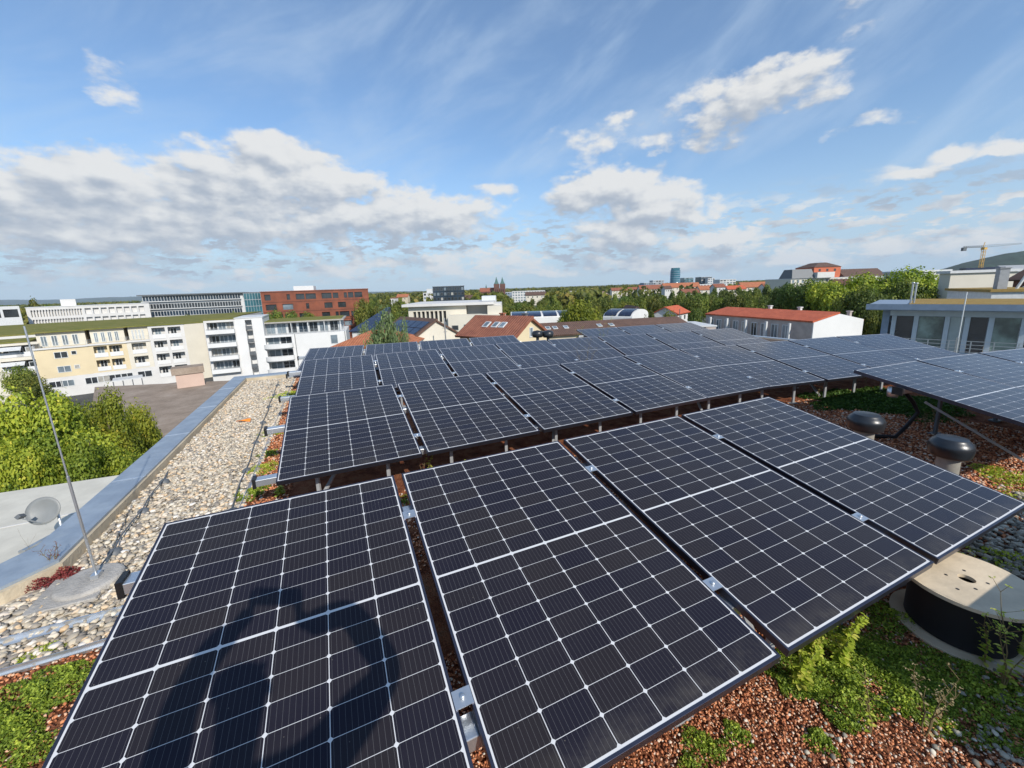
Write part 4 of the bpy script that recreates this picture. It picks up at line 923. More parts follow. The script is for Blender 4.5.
# rust red block
o, W, H = site('office_building', 'rust red panelled office block with grouped dark windows', 'building', rp(260, 291.5, 160), rp(368, 290.2, 156))
ops = []; rr = random.Random(3)
for r in range(4):
    z1 = H - .8 - r * 3.3; x = W * .03
    while x < W * .95:
        w = rr.choice([1.0, 1.8, 2.6, 3.2]); 
        if rr.random() < .84 and x + w < W * .97: ops.append((x, x + w, z1 - 1.9, z1))
        x += w + rr.choice([.35, .4, .6, 1.8])
mb = MB(); facade(mb, W, H, ops, .7); mb.box(0, W, .71, 22, 0, H); mb.build('wall', M['rust'], o)
for a, b, c, e in ops[:96]: mb = MB(); mb.box(a + .02, b - .02, .45, .5, c + .02, e - .02); mb.box((a + b) / 2 - .04, (a + b) / 2 + .04, .38, .44, c + .02, e - .02); mb.build('window', M['glass' if rr.random() < .75 else 'glassl'], o)
bx('roof', 'rust', o, -.1, W + .1, -.1, 22.2, H + .004, H + .3); bx('roof_box', 'ltrim', o, W * .27, W * .46, 6, 14, H + .31, H + 1.9)
mb = MB()
for r in range(5): mb.box(0, W, -.04, -.01, H - .15 - r * 3.3, H - .05 - r * 3.3)
mb.build('facade_band', M['rustd'], o)
# ---- middle distance houses
def gable(name, label, Lp, Rp, depth, ridge, wall, tile, axis='x', over=.4, zb=RZ, zeave=None, cat='house', group=None, thick=.22, rpy=None):
    """axis x: ridge runs along the facade; axis y: gable faces the viewer"""
    o, W, H = site(name, label, cat, Lp, Rp, zb=zb, group=group, ztop=zeave)
    if rpy is not None:
        lp = Matrix.Rotation(o.rotation_euler.z, 3, 'Z') @ (Vector((W / 2, depth / 2, 0)) if axis == 'x' else Vector((W / 2, 0, 0))) + o.location
        ridge = max(.3, zat(lp.x, lp.y, rpy) - zb - H - (thick if axis == 'x' else 0))
    o['ridge'] = ridge
    mb = MB(); mb.box(0, W, 0, depth, 0, H)
    if axis == 'x':
        mb.xprism([(0, H), (depth, H), (depth / 2, H + ridge)], 0, W); mb.build('wall', M[wall], o)
        for sgn in (0, 1):
            e = (-over, H - over * ridge / (depth / 2)) if sgn == 0 else (depth + over, H - over * ridge / (depth / 2)); t_ = (depth / 2, H + ridge)
            L = math.hypot(t_[0] - e[0], t_[1] - e[1]); ang = math.atan2(t_[1] - e[1], t_[0] - e[0])
            m_ = MB(); m_.box(0, W + 2 * over, 0, L + .03, .03, thick); r = m_.build('roof', M[tile], o, loc=(-over, e[0], e[1])); 
            r.rotation_euler = (ang, 0, 0) if sgn == 0 else (ang, 0, 0)
    else:
        mb.yprism([(0, H), (W, H), (W / 2, H + ridge)], 0, depth); mb.build('wall', M[wall], o)
        for sgn in (0, 1):
            run = W / 2 + over; sl_ = ridge / (W / 2); L = math.hypot(run, run * sl_); ang = math.atan(sl_)
            m_ = MB(); m_.box(0, depth + 2 * over, 0, L, .03, thick)
            r = m_.build('roof', M[tile], o)
            # local x along the ridge, y up the slope
            if sgn == 0: r.location = (-over, depth + over, H - over * sl_); mm = Matrix(((0, math.cos(ang), -math.sin(ang)), (-1, 0, 0), (0, math.sin(ang), math.cos(ang))))
            else: r.location = (W + over, -over, H - over * sl_); mm = Matrix(((0, -math.cos(ang), math.sin(ang)), (1, 0, 0), (0, math.sin(ang), math.cos(ang))))
            r.rotation_euler = mm.to_euler()
    return o, W, H
def skylights(o, W, H, depth, ridge, fr, n=3, size=.8, at=.45, m='glassl'):
    ang = math.atan2(ridge, depth / 2)
    for f in fr:
        m_ = MB(); m_.box(-size / 2, size / 2, -size * .7, size * .7, .2, .30); m_.box(-size / 2 + .08, size / 2 - .08, -size * .7 + .08, size * .7 - .08, .3, .31, 1)
        r = m_.build('skylight', [M['ltrim'], M[m]], o, loc=(W * f, depth / 2 * at, H + ridge * at)); r.rotation_euler = (ang, 0, 0)
def chimney(o, x, y, z, w=.6, h=1.2, m='tile_orange'):
    mb = MB(); mb.box(x - w / 2, x + w / 2, y - w / 2, y + w / 2, z, z + h); mb.box(x - w / 2 - .07, x + w / 2 + .07, y - w / 2 - .07, y + w / 2 + .07, z + h + .003, z + h + .12); mb.build('chimney', M[m], o)
# orange tiled hip roof just behind the far panels
o, W, H = site('tiled_house', 'house with an orange tiled hip roof just behind the far left panels', 'house', (322, 350, 38), (410, 347.5, 38))
bx('wall', 'white', o, .3, W - .3, .3, 7.7, 0, H)
m_ = MB(); rz = 1.35; m_.add([(0, 0, 0), (W, 0, 0), (W, 8, 0), (0, 8, 0), (W * .40, 4, rz), (W * .66, 4, rz)], [(0, 1, 5, 4), (1, 2, 5), (2, 3, 4, 5), (3, 0, 4), (0, 3, 2, 1)])
r = m_.build('roof', M['tile_orange'], o, loc=(0, 0, H + .003)); chimney(o, W * .56, 2.6, H + .5, .45, .9); chimney(o, W * .70, 2.6, H + .3, .5, .8)
# house with PV on its brown roof and cream gable
M['pvfar'] = mat('distant blue solar modules', (.015, .022, .05), .12, spec=.8, var=.3, vscale=1.5)
o, W, H = gable('tiled_house', 'house with cream gable and dark roof partly covered with solar panels', (381, 334.5, 50), (414, 338.0, 44), 6.2, 2.2, 'palecream', 'tile_brown', over=.25, rpy=317.3)
ang = math.atan2(o['ridge'], 3.1); m_ = MB()
for i in range(5):
    for j in range(2): m_.box(W * .08 + i * W * .18, W * .08 + i * W * .18 + W * .165, .5 + j * 1.35, 1.75 + j * 1.35, .26, .31)
r = m_.build('roof_solar_array', M['pvfar'], o, loc=(0, -.25, H - .25 * math.tan(ang))); r.rotation_euler = (ang, 0, 0)
bx('canopy', 'lgrey', o, W + .02, W + 1.2, .8, 3.6, H - 1.3, H - 1.2)
o, W, H = site('solar_roof_house', 'low house whose blue solar roof shows left of the bluish tree', 'house', (352, 332, 52), (372, 331, 52))
bx('wall', 'white', o, 0, W, 0, 8, 0, H); m_ = MB(); m_.add([(-.3, -.3, 0), (W + .3, -.3, 0), (W + .3, 8, 2.6), (2.4, 8, 2.6), (-.3, -.3, -.1), (W + .3, -.3, -.1), (W + .3, 8, 0), (2.4, 8, 0)], [(0, 1, 2, 3), (0, 4, 5, 1), (1, 5, 6, 2), (3, 7, 4, 0), (2, 6, 7, 3), (4, 7, 6, 5)]); m_.build('roof', M['pvfar'], o, loc=(0, 0, H + .12))
o = at_thing('antenna_pole', 'grey metal antenna pole right of the cream gable', 'pole', (atd(446, 345, 43).x, 43, atd(446, 352, 43).z)); p0 = atd(446, 352, 43); p1 = atd(445, 318, 43)
mb = MB(); mb.tube([(0, 0, 0), (0, 0, p1.z - p0.z)], .07, 8); mb.build('pole', M['rail'], o); mb = MB(); mb.bar((-.3, 0, 2.6), (.3, 0, 2.6), .05); mb.bar((-.2, 0, 2.2), (.2, 0, 2.2), .05); mb.build('crossbar', M['rail'], o)
# white modern building with window band
o, W, H = site('office_building', 'white stepped office building with a band of tall dark windows', 'building', (408, 306.5, 72), (466, 305.5, 72))
ops = [(W * .08 + i * W * .074, W * .08 + i * W * .074 + W * .05, H - 2.9, H - .9) for i in range(8)]
mb = MB(); facade(mb, W, H, ops, .8); mb.box(0, W, .81, 14, 0, H); mb.build('wall', M['palecream'], o)
for a, b, c, e in ops: mb = MB(); mb.box(a + .02, b - .02, .5, .55, c + .02, e - .02); mb.build('window', M['glass'], o)
bx('roof_slab', 'white', o, -.9, W + 5, -.9, 14.5, H + .005, H + .45)
bx('side_wing', 'palecream', o, W * .72, W * 1.68, -3.0, -.02, 0, H - 1.6); win(o, W * .78, H - 4.1, 1.1, .8, -3.0, fr='dgrey'); win(o, W * .98, H - 3.9, 1.1, .7, -3.0, fr='dgrey'); win(o, W * .79, H - 6.8, 1.2, 1.5, -3.0, div=2)
bx('rear_wing', 'white', o, W + .01, W * 1.6, 2, 12, 0, H + .0); bx('lift_box', 'palecream', o, W * 1.38, W * 1.62, -2.5, 1.99, H - 1.59, H - .2); bx('roof_box', 'ltrim', o, W * 1.25, W * 1.5, 4, 8, H + .5, H + 1.4)
# red brown roof with three skylights
o, W, H = gable('tiled_house', 'house with red brown tiled roof, three skylights and a cream gable', (460, 337.5, 37), (514, 336.5, 33.5), 5.6, 2.75, 'cream', 'tile_red', over=.3, rpy=315.2)
Rg = o['ridge']; skylights(o, W, H, 5.6, Rg, (.36, .53, .66), size=.6, at=.5)
chimney(o, W * .45, 3.1, H + Rg - .3, .35, .6, 'tile_red'); chimney(o, W * .86, 3.1, H + Rg - .3, .35, .6, 'dgrey')
win(o, 2.4, H - .2, .6, .9, y=W, face=1)
# brown long roof
o, W, H = gable('tiled_house', 'long low house with a dull brown tiled roof and beige walls', (538, 334.0, 48), (690, 329.5, 52), 7, 2.3, 'beige', 'tile_brown', over=.4, rpy=319.8)
Rg = o['ridge']; skylights(o, W, H, 7, Rg, (.085, .13, .20, .42, .50), size=.6, at=.5)
for f in (.08, .13, .22, .28, .36): win(o, W * f, H - 2.6, 1.5, 1.7, fr='white', div=2)
bx('roof_divider', 'white', o, W * .50, W * .51, -.4, 4.5, H + .2, H + .5)
# halls with arched roofs and PV
def arched(label, Lp, Rp, depth, rise, n, ang=0, col='whiteb'):
    o, W, H = site('arched_hall', label, 'hall', Lp, Rp, group='halls with arched solar roofs'); mb = MB()
    pr = [(depth / 2 - depth / 2 * math.cos(math.pi * i / 14), H + rise * math.sin(math.pi * i / 14)) for i in range(15)]
    mb.box(0, W, 0, depth, 0, H - .01); mb.xprism(pr, 0, W); mb.build('wall', M[col], o)
    for k in range(n):
        m_ = MB(); x0 = W * (k + .08) / n; x1 = W * (k + .92) / n
        for i in range(1, 6):
            a0 = math.pi * i / 14; a1 = math.pi * (i + .94) / 14; R_ = 1.02
            p = [(depth / 2 - depth / 2 * R_ * math.cos(a), H + rise * (R_ + .04) * math.sin(a)) for a in (a0, a1)]
            m_.add([(x0, p[0][0], p[0][1] + .12), (x1, p[0][0], p[0][1] + .12), (x1, p[1][0], p[1][1] + .12), (x0, p[1][0], p[1][1] + .12), (x0, p[0][0], p[0][1] + .05), (x1, p[0][0], p[0][1] + .05), (x1, p[1][0], p[1][1] + .05), (x0, p[1][0], p[1][1] + .05)], [(0, 1, 2, 3), (7, 6, 5, 4), (0, 4, 5, 1), (1, 5, 6, 2), (2, 6, 7, 3), (3, 7, 4, 0)])
        m_.build('roof_solar_array', M['pvfar'], o)
arched('hall with an arched roof carrying blue solar panels left of the round green tree', (511, 318, 92), (590, 316.5, 92), 12, 1.1, 5)
arched('short white arched hall with a blue solar roof right of the round green tree', (603, 317.5, 88), (632, 317.5, 84), 10, 1.5, 2)
o, W, H = gable('tiled_house', 'house with a grey brown tent roof behind the arched hall', (628, 316, 100), (646, 315.5, 100), 9, 2.4, 'white', 'tile_brown', axis='y', rpy=307)
# small white house with orange roof
o, W, H = gable('tiled_house', 'small white house with an orange roof left of the long orange roofed house', (654, 313.8, 102), (677, 313.2, 98.2), 8, 1.75, 'whiteb', 'tile_bright', axis='y', over=.5, rpy=307.5)
win(o, W * .42, H - 1.1, 1.1, .9, fr='lgrey'); win(o, W * .44, H - 3.4, 1.2, 1.3, fr='lgrey'); win(o, 2, H - 1.8, 1.2, 1.2, y=W, face=1, fr='lgrey'); win(o, 5, H - 1.8, 1.2, 1.2, y=W, face=1, fr='lgrey')
mb = MB(); mb.tube([(W + .8, -.5, 0), (W + .8, -.5, H + 1.2)], .08, 8); mb.build('flue', M['dgrey'], o)
# long building with bright orange red roof
o, W, H = gable('tiled_house', 'long house with a bright orange red roof and a blank white gable wall', (706, 316.2, 62), (813, 320.8, 46), 8, 2.05, 'greige', 'tile_bright', over=.10, rpy=309.0)
mb = MB(); Rg = o['ridge']; mb.box(W + .003, W + .12, -.0, 8, 0, H); mb.v += [(W + .003, 0, H), (W + .003, 8, H), (W + .003, 4, H + Rg), (W + .12, 0, H), (W + .12, 8, H), (W + .12, 4, H + Rg)]; k = len(mb.v) - 6
for f in ((k, k + 1, k + 2), (k + 3, k + 5, k + 4), (k, k + 2, k + 5, k + 3), (k + 1, k + 4, k + 5, k + 2)): mb.f.append(f); mb.mi.append(0); mb.sm.append(False)
mb.build('gable_wall', M['whiteb'], o)
for i in range(9):
    f = .04 + i * .092; win(o, W * f, H - 2.5, W * .06, 2.0, -.0, fr='lgrey', gl='glass' if i in (2, 4, 5) else 'glassl', div=2)
for i in range(5): bx('pillar', 'lgrey', o, W * (.1 + i * .19), W * (.1 + i * .19) + .25, -.9, -.65, 0, H - .2)
bx('balcony_wall', 'greige', o, 0, W * .9, -1.0, -.91, H - 3.6, H - 2.6)
chimney(o, W * .44, 4.2, H + Rg - .2, .35, .75, 'white'); chimney(o, W * .70, 4.2, H + Rg - .2, .35, .7, 'white'); chimney(o, W * 1.0 - .5, 6.4, H + Rg * .2, .35, .75, 'greige')
# small dark box and flat roof beside it
o, W, H = site('roof_box', 'dark ventilation box on a flat roof left of the long orange roofed house', 'roof box', (699, 326, 50), (706, 326, 50), zb=atd(700, 333, 50).z)
bx('casing', 'dgrey', o, 0, W, 0, .8, 0, H)
o, W, H = site('flat_roofed_annex', 'flat grey annex roof between the small white house and the long house', 'building', (684, 327, 50), (716, 327, 50)); bx('wall', 'greige', o, 0, W, 0, 6, 0, H); bx('roof', 'lgrey', o, -.1, W + .1, -.1, 6.1, H + .004, H + .15)
# round vents on the neighbouring roof
for i, px in enumerate((537.5, 548)):
    p = atd(px, 333.5, 24); o = at_thing('roof_cowl', ['dark round roof cowl in front of the cream gable', 'dark round roof cowl right of the cream gable'][i], 'roof vent', (p.x, p.y, p.z - 1.2), 0, 'two dark cowls beyond the panels')
    mb = MB(); mb.lathe([(.09, 0), (.09, 1.1)], 12); mb.build('pipe', M['dgrey'], o); mb = MB(); mb.lathe([(0, .95), (.30, .98), (.34, 1.1), (.34, 1.25), (.28, 1.34), (0, 1.4)], 20); mb.build('cowl', M['capmat'], o)
# ---- penthouse with the glass front at right
o, W, H = site('penthouse', 'blue grey penthouse with tall glass doors, deep eaves and a planted flat roof', 'building', (884, 305.5, 27.0), (1075, 303.2, 21.5))
zf = H - 3.05; bx('side_wall', 'bluewall', o, -.0, .35, .0, 6.8, 0, H - .35)
bx('back_wall', 'bluewall', o, .36, W, 4.5, 6.8, 0, H - .35); bx('floor_slab', 'concrete', o, -.5, W, -2.2, 4.49, zf - .35, zf)
bx('lower_wall', 'bluewall', o, .36, W, .3, 4.48, 0, zf - .36)
bx('lintel', 'bluetrim', o, .36, W, -.06, .3, H - .75, H - .36)
bx('eaves', 'bluewall', o, -.75, W + .5, -1.1, 7.0, H - .34, H - .02); bx('fascia', 'bluewall', o, -.8, W + .55, -1.16, -1.11, H - .30, H + .06)
M['drysedum'] = m_greenroof('dry ochre sedum', [(.3, (.20, .13, .04)), (.5, (.33, .22, .08)), (.68, (.22, .21, .08))], 2)
bx('roof_planting', 'drysedum', o, W * .16, W + .4, -.9, 6.9, H - .01, H + .06)
M['clear'] = mat('glass with painted reflections', (.17, .235, .21), .04, spec=.9, var=.65, vscale=.6)  # greenish patches in the colour stand in for reflected greenery
n = 9; sx_ = [.36, 1.05, 2.75, 3.6, 5.4, 7.1, 7.5, 9.2, 11.0, 12.8, 14.6]
pane_m = ['bluetrim', 'glass', 'clear', 'clear', 'clear', 'bluetrim', 'glass', 'clear', 'clear', 'glass']
def px2x(px, o=o):                                       # where a sight line through this picture column meets the facade
    d = ray(px, 325); ux, uy = math.cos(o.rotation_euler.z), math.sin(o.rotation_euler.z); ox, oy = o.location.x, o.location.y
    return (oy * d[0] - ox * d[1]) / (ux * d[1] - uy * d[0])
edges = [px2x(q) for q in (891, 913, 944, 964, 988, 1021, 1048, 1080)]
kinds = ['glass', 'clear', 'clear2', 'glass', 'clear', 'glass', 'clear', 'clear']
M['clear2'] = mat('pale curtain behind glass', (.36, .43, .43), .1, spec=.8, var=.15, vscale=.6)
for i in range(len(edges) - 1):
    a, b = edges[i], edges[i + 1]
    if a > W: break
    km = {'white': 'clear2'}.get(kinds[i], kinds[i])
    mb = MB(); mb.box(a + .24, b - .02, .10, .14, zf + .08, H - .78); mb.build('glass_door', M[km], o)
    mb = MB(); mb.box(a, a + .22, -.04, .22, zf + .01, H - .76); mb.build('post', M['bluetrim'], o)
mb = MB(); mb.box(.36, W, .02, .2, zf + .005, zf + .08); mb.build('sill', M['bluetrim'], o)
railing(o, -.3, W, -1.9, zf, 1.05, n=9)
xb = px2x(903); mb = MB(); mb.bar((xb, -.7, zf + .05), (xb + .75, -.7, zf + .75), .07, .07); mb.build('slanting_brace', M['ltrim'], o)
# rods and flues on the penthouse
for i, (px, y0, y1, D, lab) in enumerate([(910.5, 302, 284, 26, 'left thin metal flue on the penthouse roof'), (914, 302, 284.5, 26.2, 'right thin metal flue on the penthouse roof')]):
    p0, p1 = atd(px, y0, D), atd(px, y1, D); f = at_thing('roof_flue', lab, 'flue', tuple(p0)); MB().tube([(0, 0, -.6), (0, 0, p1.z - p0.z)], .05, 8).build('pipe', M['rail'], f); MB().lathe([(.05, 0), (.085, .02), (.085, .10), (0, .12)], 12, (0, 0, p1.z - p0.z)).build('cap', M['rail'], f)
p0, p1 = atz(953.5, 357, .3), None; p0 = atd(955, 356, 19); p1 = atd(967, 292, 19)
f = at_thing('lightning_rod', 'tall thin lightning rod in front of the penthouse glass doors', 'lightning rod', tuple(p0)); MB().tube([(0, 0, -1), p1 - p0], .022, 8).build('rod', M['ltrim'], f); MB().tube([Vector((0, 0, -1.0)), Vector((0, 0, .9))], .05, 8).build('post', M['rail'], f)
p0 = atd(958, 350, 18.5)
# ---- white hall and roofs behind the penthouse
o, W, H = site('white_hall', 'big blank pale wall of a hall behind the penthouse', 'building', (951, 273.5, 62), (1018, 271.3, 60)); bx('wall', 'palecream', o, 0, W, 0, 2.2, 0, H); bx('roof', 'lgrey', o, -.3, W + .3, -.3, 2.5, H + .003, H + .4); mb = MB(); mb.box(W * .3, W * .9, 1, 2.2, H + .41, H + .75); mb.build('skylight_strip', M['pvfar'], o)
o, W, H = site('flat_roofed_house', 'low long white building left of the blank hall', 'building', (918, 272, 110), (950, 271.5, 110)); bx('wall', 'white', o, 0, W, 0, 10, 0, H); bx('roof', 'lgrey', o, -.3, W + .3, -.3, 10.3, H + .003, H + .5)
o, W, H = gable('tiled_house', 'house with a brown roof at the right picture edge', (1014, 279, 48), (1060, 279, 44), 9, 2.6, 'brickw', 'tile_brown') if 'brickw' in M else gable('tiled_house', 'house with a brown roof at the right picture edge', (1014, 279, 48), (1060, 279, 44), 9, 2.6, 'sand', 'tile_brown')
win(o, 1.0, H - 2.2, 1.6, 1.4); bx('bay', 'white', o, .4, 3.0, -.8, -.02, H - 4.6, H - 2.4)
o, W, H = site('flat_roofed_house', 'grey flat roofed house with a chimney before the blank hall', 'building', (992, 292, 40), (1062, 291, 38)); bx('wall', 'lgrey', o, 0, W, 0, 8, 0, H); bx('roof', 'drysedum', o, -.2, W + .2, -.2, 8.2, H + .003, H + .25)
chimney(o, 1.2, 1.5, H + .26, .7, 2.0, 'grey'); mb = MB(); mb.tube([(2.3, 1.5, H), (3.2, 1.5, H + 2.4)], .12, 8); mb.build('duct', M['ltrim'], o)
o, W, H = gable('tiled_house', 'grey roofed house with a steep roof rising at the right picture edge', (1012, 272, 100), (1050, 270, 100), 6, 4.0, 'lgrey', 'grey', rpy=265)
# ---- crane
p0 = atd(977.5, 285, 330); p1 = atd(980, 247.5, 330); o = at_thing('tower_crane', 'orange and grey tower crane in front of the forested hill', 'crane', (p0.x, p0.y, p0.z - 10))
H = p1.z - p0.z + 10; mb = MB(); w = .8
for sx1 in (-w, w):
    for sy1 in (-w, w): mb.bar((sx1, sy1, 0), (sx1, sy1, H), .2)
for i in range(int(H / 2.5)):
    z = i * 2.5
    for (ax, ay, bx_, by) in ((-w, -w, w, -w), (w, -w, w, w), (w, w, -w, w), (-w, w, -w, -w)): mb.bar((ax, ay, z), (bx_, by, z + 2.5), .12)
mb.build('mast', M['crane'], o)
ex = Vector((-1, .1, 0)).normalized(); mb = MB(); pl_ = 15.5
for k in (-.6, .6): mb.bar((0, k, H), (ex.x * pl_, ex.y * pl_ + k, H + .6), .2)
mb.bar((0, 0, H + 1.4), (ex.x * pl_, ex.y * pl_, H + 1.4), .2)
for i in range(10): mb.bar(ex * (i * pl_ / 10) + Vector((0, 0, H)), ex * ((i + .5) * pl_ / 10) + Vector((0, 0, H + 1.3)), .2); mb.bar(ex * ((i + 1) * pl_ / 10) + Vector((0, 0, H)), ex * ((i + .5) * pl_ / 10) + Vector((0, 0, H + 1.3)), .2)
mb.build('counter_jib', M['dgrey'], o); mb = MB(); mb.box(-pl_ - .5, -pl_ + 2.2, .6, 2.4, H - 2.2, H + .3); mb.build('counterweight', M['dgrey'], o)
mb = MB(); jl = 26
mb.bar((0, 0, H), (jl, -3, H + 1.6), .2); mb.bar((0, 0, H + 1.6), (jl, -3, H + 2.3), .14)
for i in range(16): mb.bar((jl * i / 16, -3 * i / 16, H + 1.6 * i / 16), (jl * (i + .5) / 16, -3 * (i + .5) / 16, H + 1.6 + .7 * i / 16), .1)
mb.build('jib', M['dgrey'], o); mb = MB(); mb.bar((-1, 0, H), (-.2, 0, H + 4), .3); mb.box(-1.2, 1.2, -1.3, 1.3, H - 1.8, H - .2); mb.build('cab', M['crane'], o)
# ---- far city
o, W, H = block('office_building', 'dark blue glass block rising above the trees', (432.5, 287.0, 250), (464, 286.2, 252), 10, 'dglass', 5, 9, wm='glass', fr='dgrey', ww=.7, wh=.6, fh=3.0, roofm='dgrey', side=None)
mb = MB(); mb.box(W - .01, W + .0, 0, 22, 0, H); 
o, W, H = block('tower_block', 'small white tower block left of the dark glass block', (423, 293, 400), (434, 293, 400), 14, 'white', 2, 3, fh=3.4, cat='building'); bx('roof_box', 'lgrey', o, W * .3, W * .8, 2, 8, H + .36, H + 4)
block('house', 'tiny white house among the trees right of the rust red block', (389, 298.5, 220), (394, 298.5, 220), 8, 'white', 2, 2, fh=3, cat='house', roofm='tile_red')
# church
def church():
    D = 620; p = atd(494.5, 300, D); sc = D / F; o = at_thing('church', 'red sandstone church with two pointed spires above the trees', 'church', (p.x, D, RZ)); z0 = -RZ
    def z(py): return atd(495, py, D).z - RZ
    for i, cx in enumerate((4.0, 13.0)):
        mb = MB(); mb.box(cx - 4.1, cx + 4.1, -4, 4, 0, z(284.0)); mb.build('tower', M['sand'], o)
        k = MB(); 
        for j in range(2): 
            for zz in (z(292), z(296)): k.box(cx - 2.2 + j * 2.6, cx - .8 + j * 2.6, -4.12, -4.01, zz, zz + 4)
        k.build('belfry_opening', M['rustd'], o)
        mb = MB(); hb = z(284.5); ht = z(276.5 + i * .4); mb.add([(cx - 4, -3.9, hb), (cx + 4, -3.9, hb), (cx + 4, 3.9, hb), (cx - 4, 3.9, hb), (cx - 2.1, -2, hb + 4), (cx + 2.1, -2, hb + 4), (cx + 2.1, 2, hb + 4), (cx - 2.1, 2, hb + 4), (cx, 0, ht)], [(0, 1, 5, 4), (1, 2, 6, 5), (2, 3, 7, 6), (3, 0, 4, 7), (4, 5, 8), (5, 6, 8), (6, 7, 8), (7, 4, 8)]); mb.build('spire', M['copper'], o)
    mb = MB(); mb.box(8.15, 8.85, -2, 2, 0, z(289)); mb.build('gable', M['sand'], o)
    mb = MB(); mb.box(-22, -.15, 4, 16, 0, z(291.5)); mb.build('nave', M['sand'], o); mb = MB(); mb.xprism([(3.5, z(291.5)), (16.5, z(291.5)), (10, z(287.5))], -22.5, -.15); mb.build('roof', M['tile_red'], o)
    mb = MB(); mb.box(-13.4, -11.6, 9, 11, z(290), z(287.5)); mb.add([(-13.6, 8.8, z(287.5)), (-11.4, 8.8, z(287.5)), (-11.4, 11.2, z(287.5)), (-13.6, 11.2, z(287.5)), (-12.5, 10, z(283.5))], [(0, 1, 4), (1, 2, 4), (2, 3, 4), (3, 0, 4)]); mb.build('ridge_turret', M['copper'], o)
church()
fc = 'far blocks on the skyline'
block('office_block', 'tall blue grey block right beside the church', (505.5, 292.5, 560), (512, 292.5, 560), 20, 'bluewall', 3, 3, fh=3.6, group=fc)
block('office_block', 'long white block right of the church', (512, 291.3, 520), (545, 290.8, 520), 20, 'white', 4, 12, fh=3.3, wm='glassl', group=fc)
block('office_block', 'low brown roofed block behind the trees right of the long white block', (548, 291.5, 640), (572, 291, 640), 20, 'beige', 2, 7, fh=3.4, roofm='tile_brown', group=fc)
block('office_block', 'white block with a stepped top in the middle of the skyline', (570, 291.5, 560), (584, 291.2, 560), 18, 'white', 3, 5, fh=3.3, wm='glassl', group=fc)
block('office_block', 'small white block under the middle of the skyline', (588, 293.5, 500), (598, 293.3, 500), 16, 'white', 2, 4, fh=3.3, group=fc)
block('office_block', 'pale low block left of the blue grey office tower', (596, 291.8, 700), (612, 291.5, 700), 20, 'pink', 2, 5, fh=3.4, roofm='tile_red', group=fc)
block('office_block', 'blue grey office block left of the round glass tower', (644, 283.2, 640), (658, 282.5, 640), 22, 'bluewall', 6, 6, fh=3.4, ww=.8, group=fc)
block('office_block', 'brownish upper block joined to the blue grey office block', (653, 280.6, 650), (664, 280.2, 650), 16, 'grey', 6, 4, fh=3.4, group=fc)
# round glass tower
D = 700; p = atd(675.5, 268, D); r_ = 8.0; o = at_thing('glass_tower', 'round blue green glass tower, tallest on the skyline', 'tower', (p.x, D, RZ)); H = p.z - RZ
MB().lathe([(r_, 0), (r_, H - 4), (r_ * .9, H - 4), (r_ * .9, H), (0, H)], 28).build('wall', M['teal'], o)
mb = MB(); 
for i in range(18): zz = H - 6 - i * 3.6; mb.lathe([(r_ + .12, zz), (r_ + .12, zz + .8)], 28)
mb.build('floor_bands', M['bluewall'], o)
block('office_block', 'smaller glass block right of the round glass tower', (684, 278.0, 720), (693.5, 277.6, 720), 16, 'teal', 5, 4, fh=3.6, group=fc)
block('office_block', 'dark stepped office block with a pale right half', (701, 277.2, 660), (712, 276.8, 660), 20, 'dglass', 6, 4, fh=3.4, group=fc)
block('office_block', 'pale right half of the stepped office block', (708, 278.4, 650), (715, 278.1, 650), 16, 'lgrey', 5, 3, fh=3.4, group=fc)
block('office_block', 'white flat topped block right of the stepped office block', (720, 279.8, 600), (736, 279.2, 600), 20, 'white', 4, 5, fh=3.4, wm='glass', ww=.8, group=fc)
block('office_block', 'wide white low block under the skyline towers', (690, 284.8, 560), (730, 283.6, 560), 24, 'whiteb', 2, 12, fh=3.2, wm='glassl', group=fc)
fr_ = 'red roofed houses on the skyline'
for (x0, x1, py, D, rg, lab, tl) in [(640, 668, 289.5, 520, 5, 'long red roofed house below the blue grey office block', 'tile_red'), (664, 700, 287.8, 500, 5, 'long red roofed house below the round glass tower', 'tile_orange'),
        (700, 722, 290, 420, 4, 'red roofed house below the stepped office block', 'tile_orange'), (742, 772, 287.5, 430, 5, 'red roofed house left of the theatre', 'tile_orange'), (772, 792, 285.5, 460, 3, 'pale roofed house just left of the theatre', 'lgrey'),
        (612, 642, 290.8, 560, 3.5, 'brown red roofed house left of the blue grey office block', 'tile_red'), (526, 546, 295.5, 420, 3, 'brown roofed house below the long white block', 'tile_brown'), (728, 746, 289.5, 380, 3, 'small red roofed house between stepped block and theatre', 'tile_bright'), (684, 700, 293.2, 300, 2.5, 'small pale house among the trees below the wide white block', 'tile_red')]:
    o, W, H = gable('red_roofed_house', lab, (x0, py, D), (x1, py - (x1 - x0) * .033, D), 12, rg, 'palecream', tl, group=fr_, over=.5, thick=.5)
    for i in range(max(2, int(W / 5))): win(o, 1.5 + i * 5 * .95, H - 2.6, 1.3, 1.6)
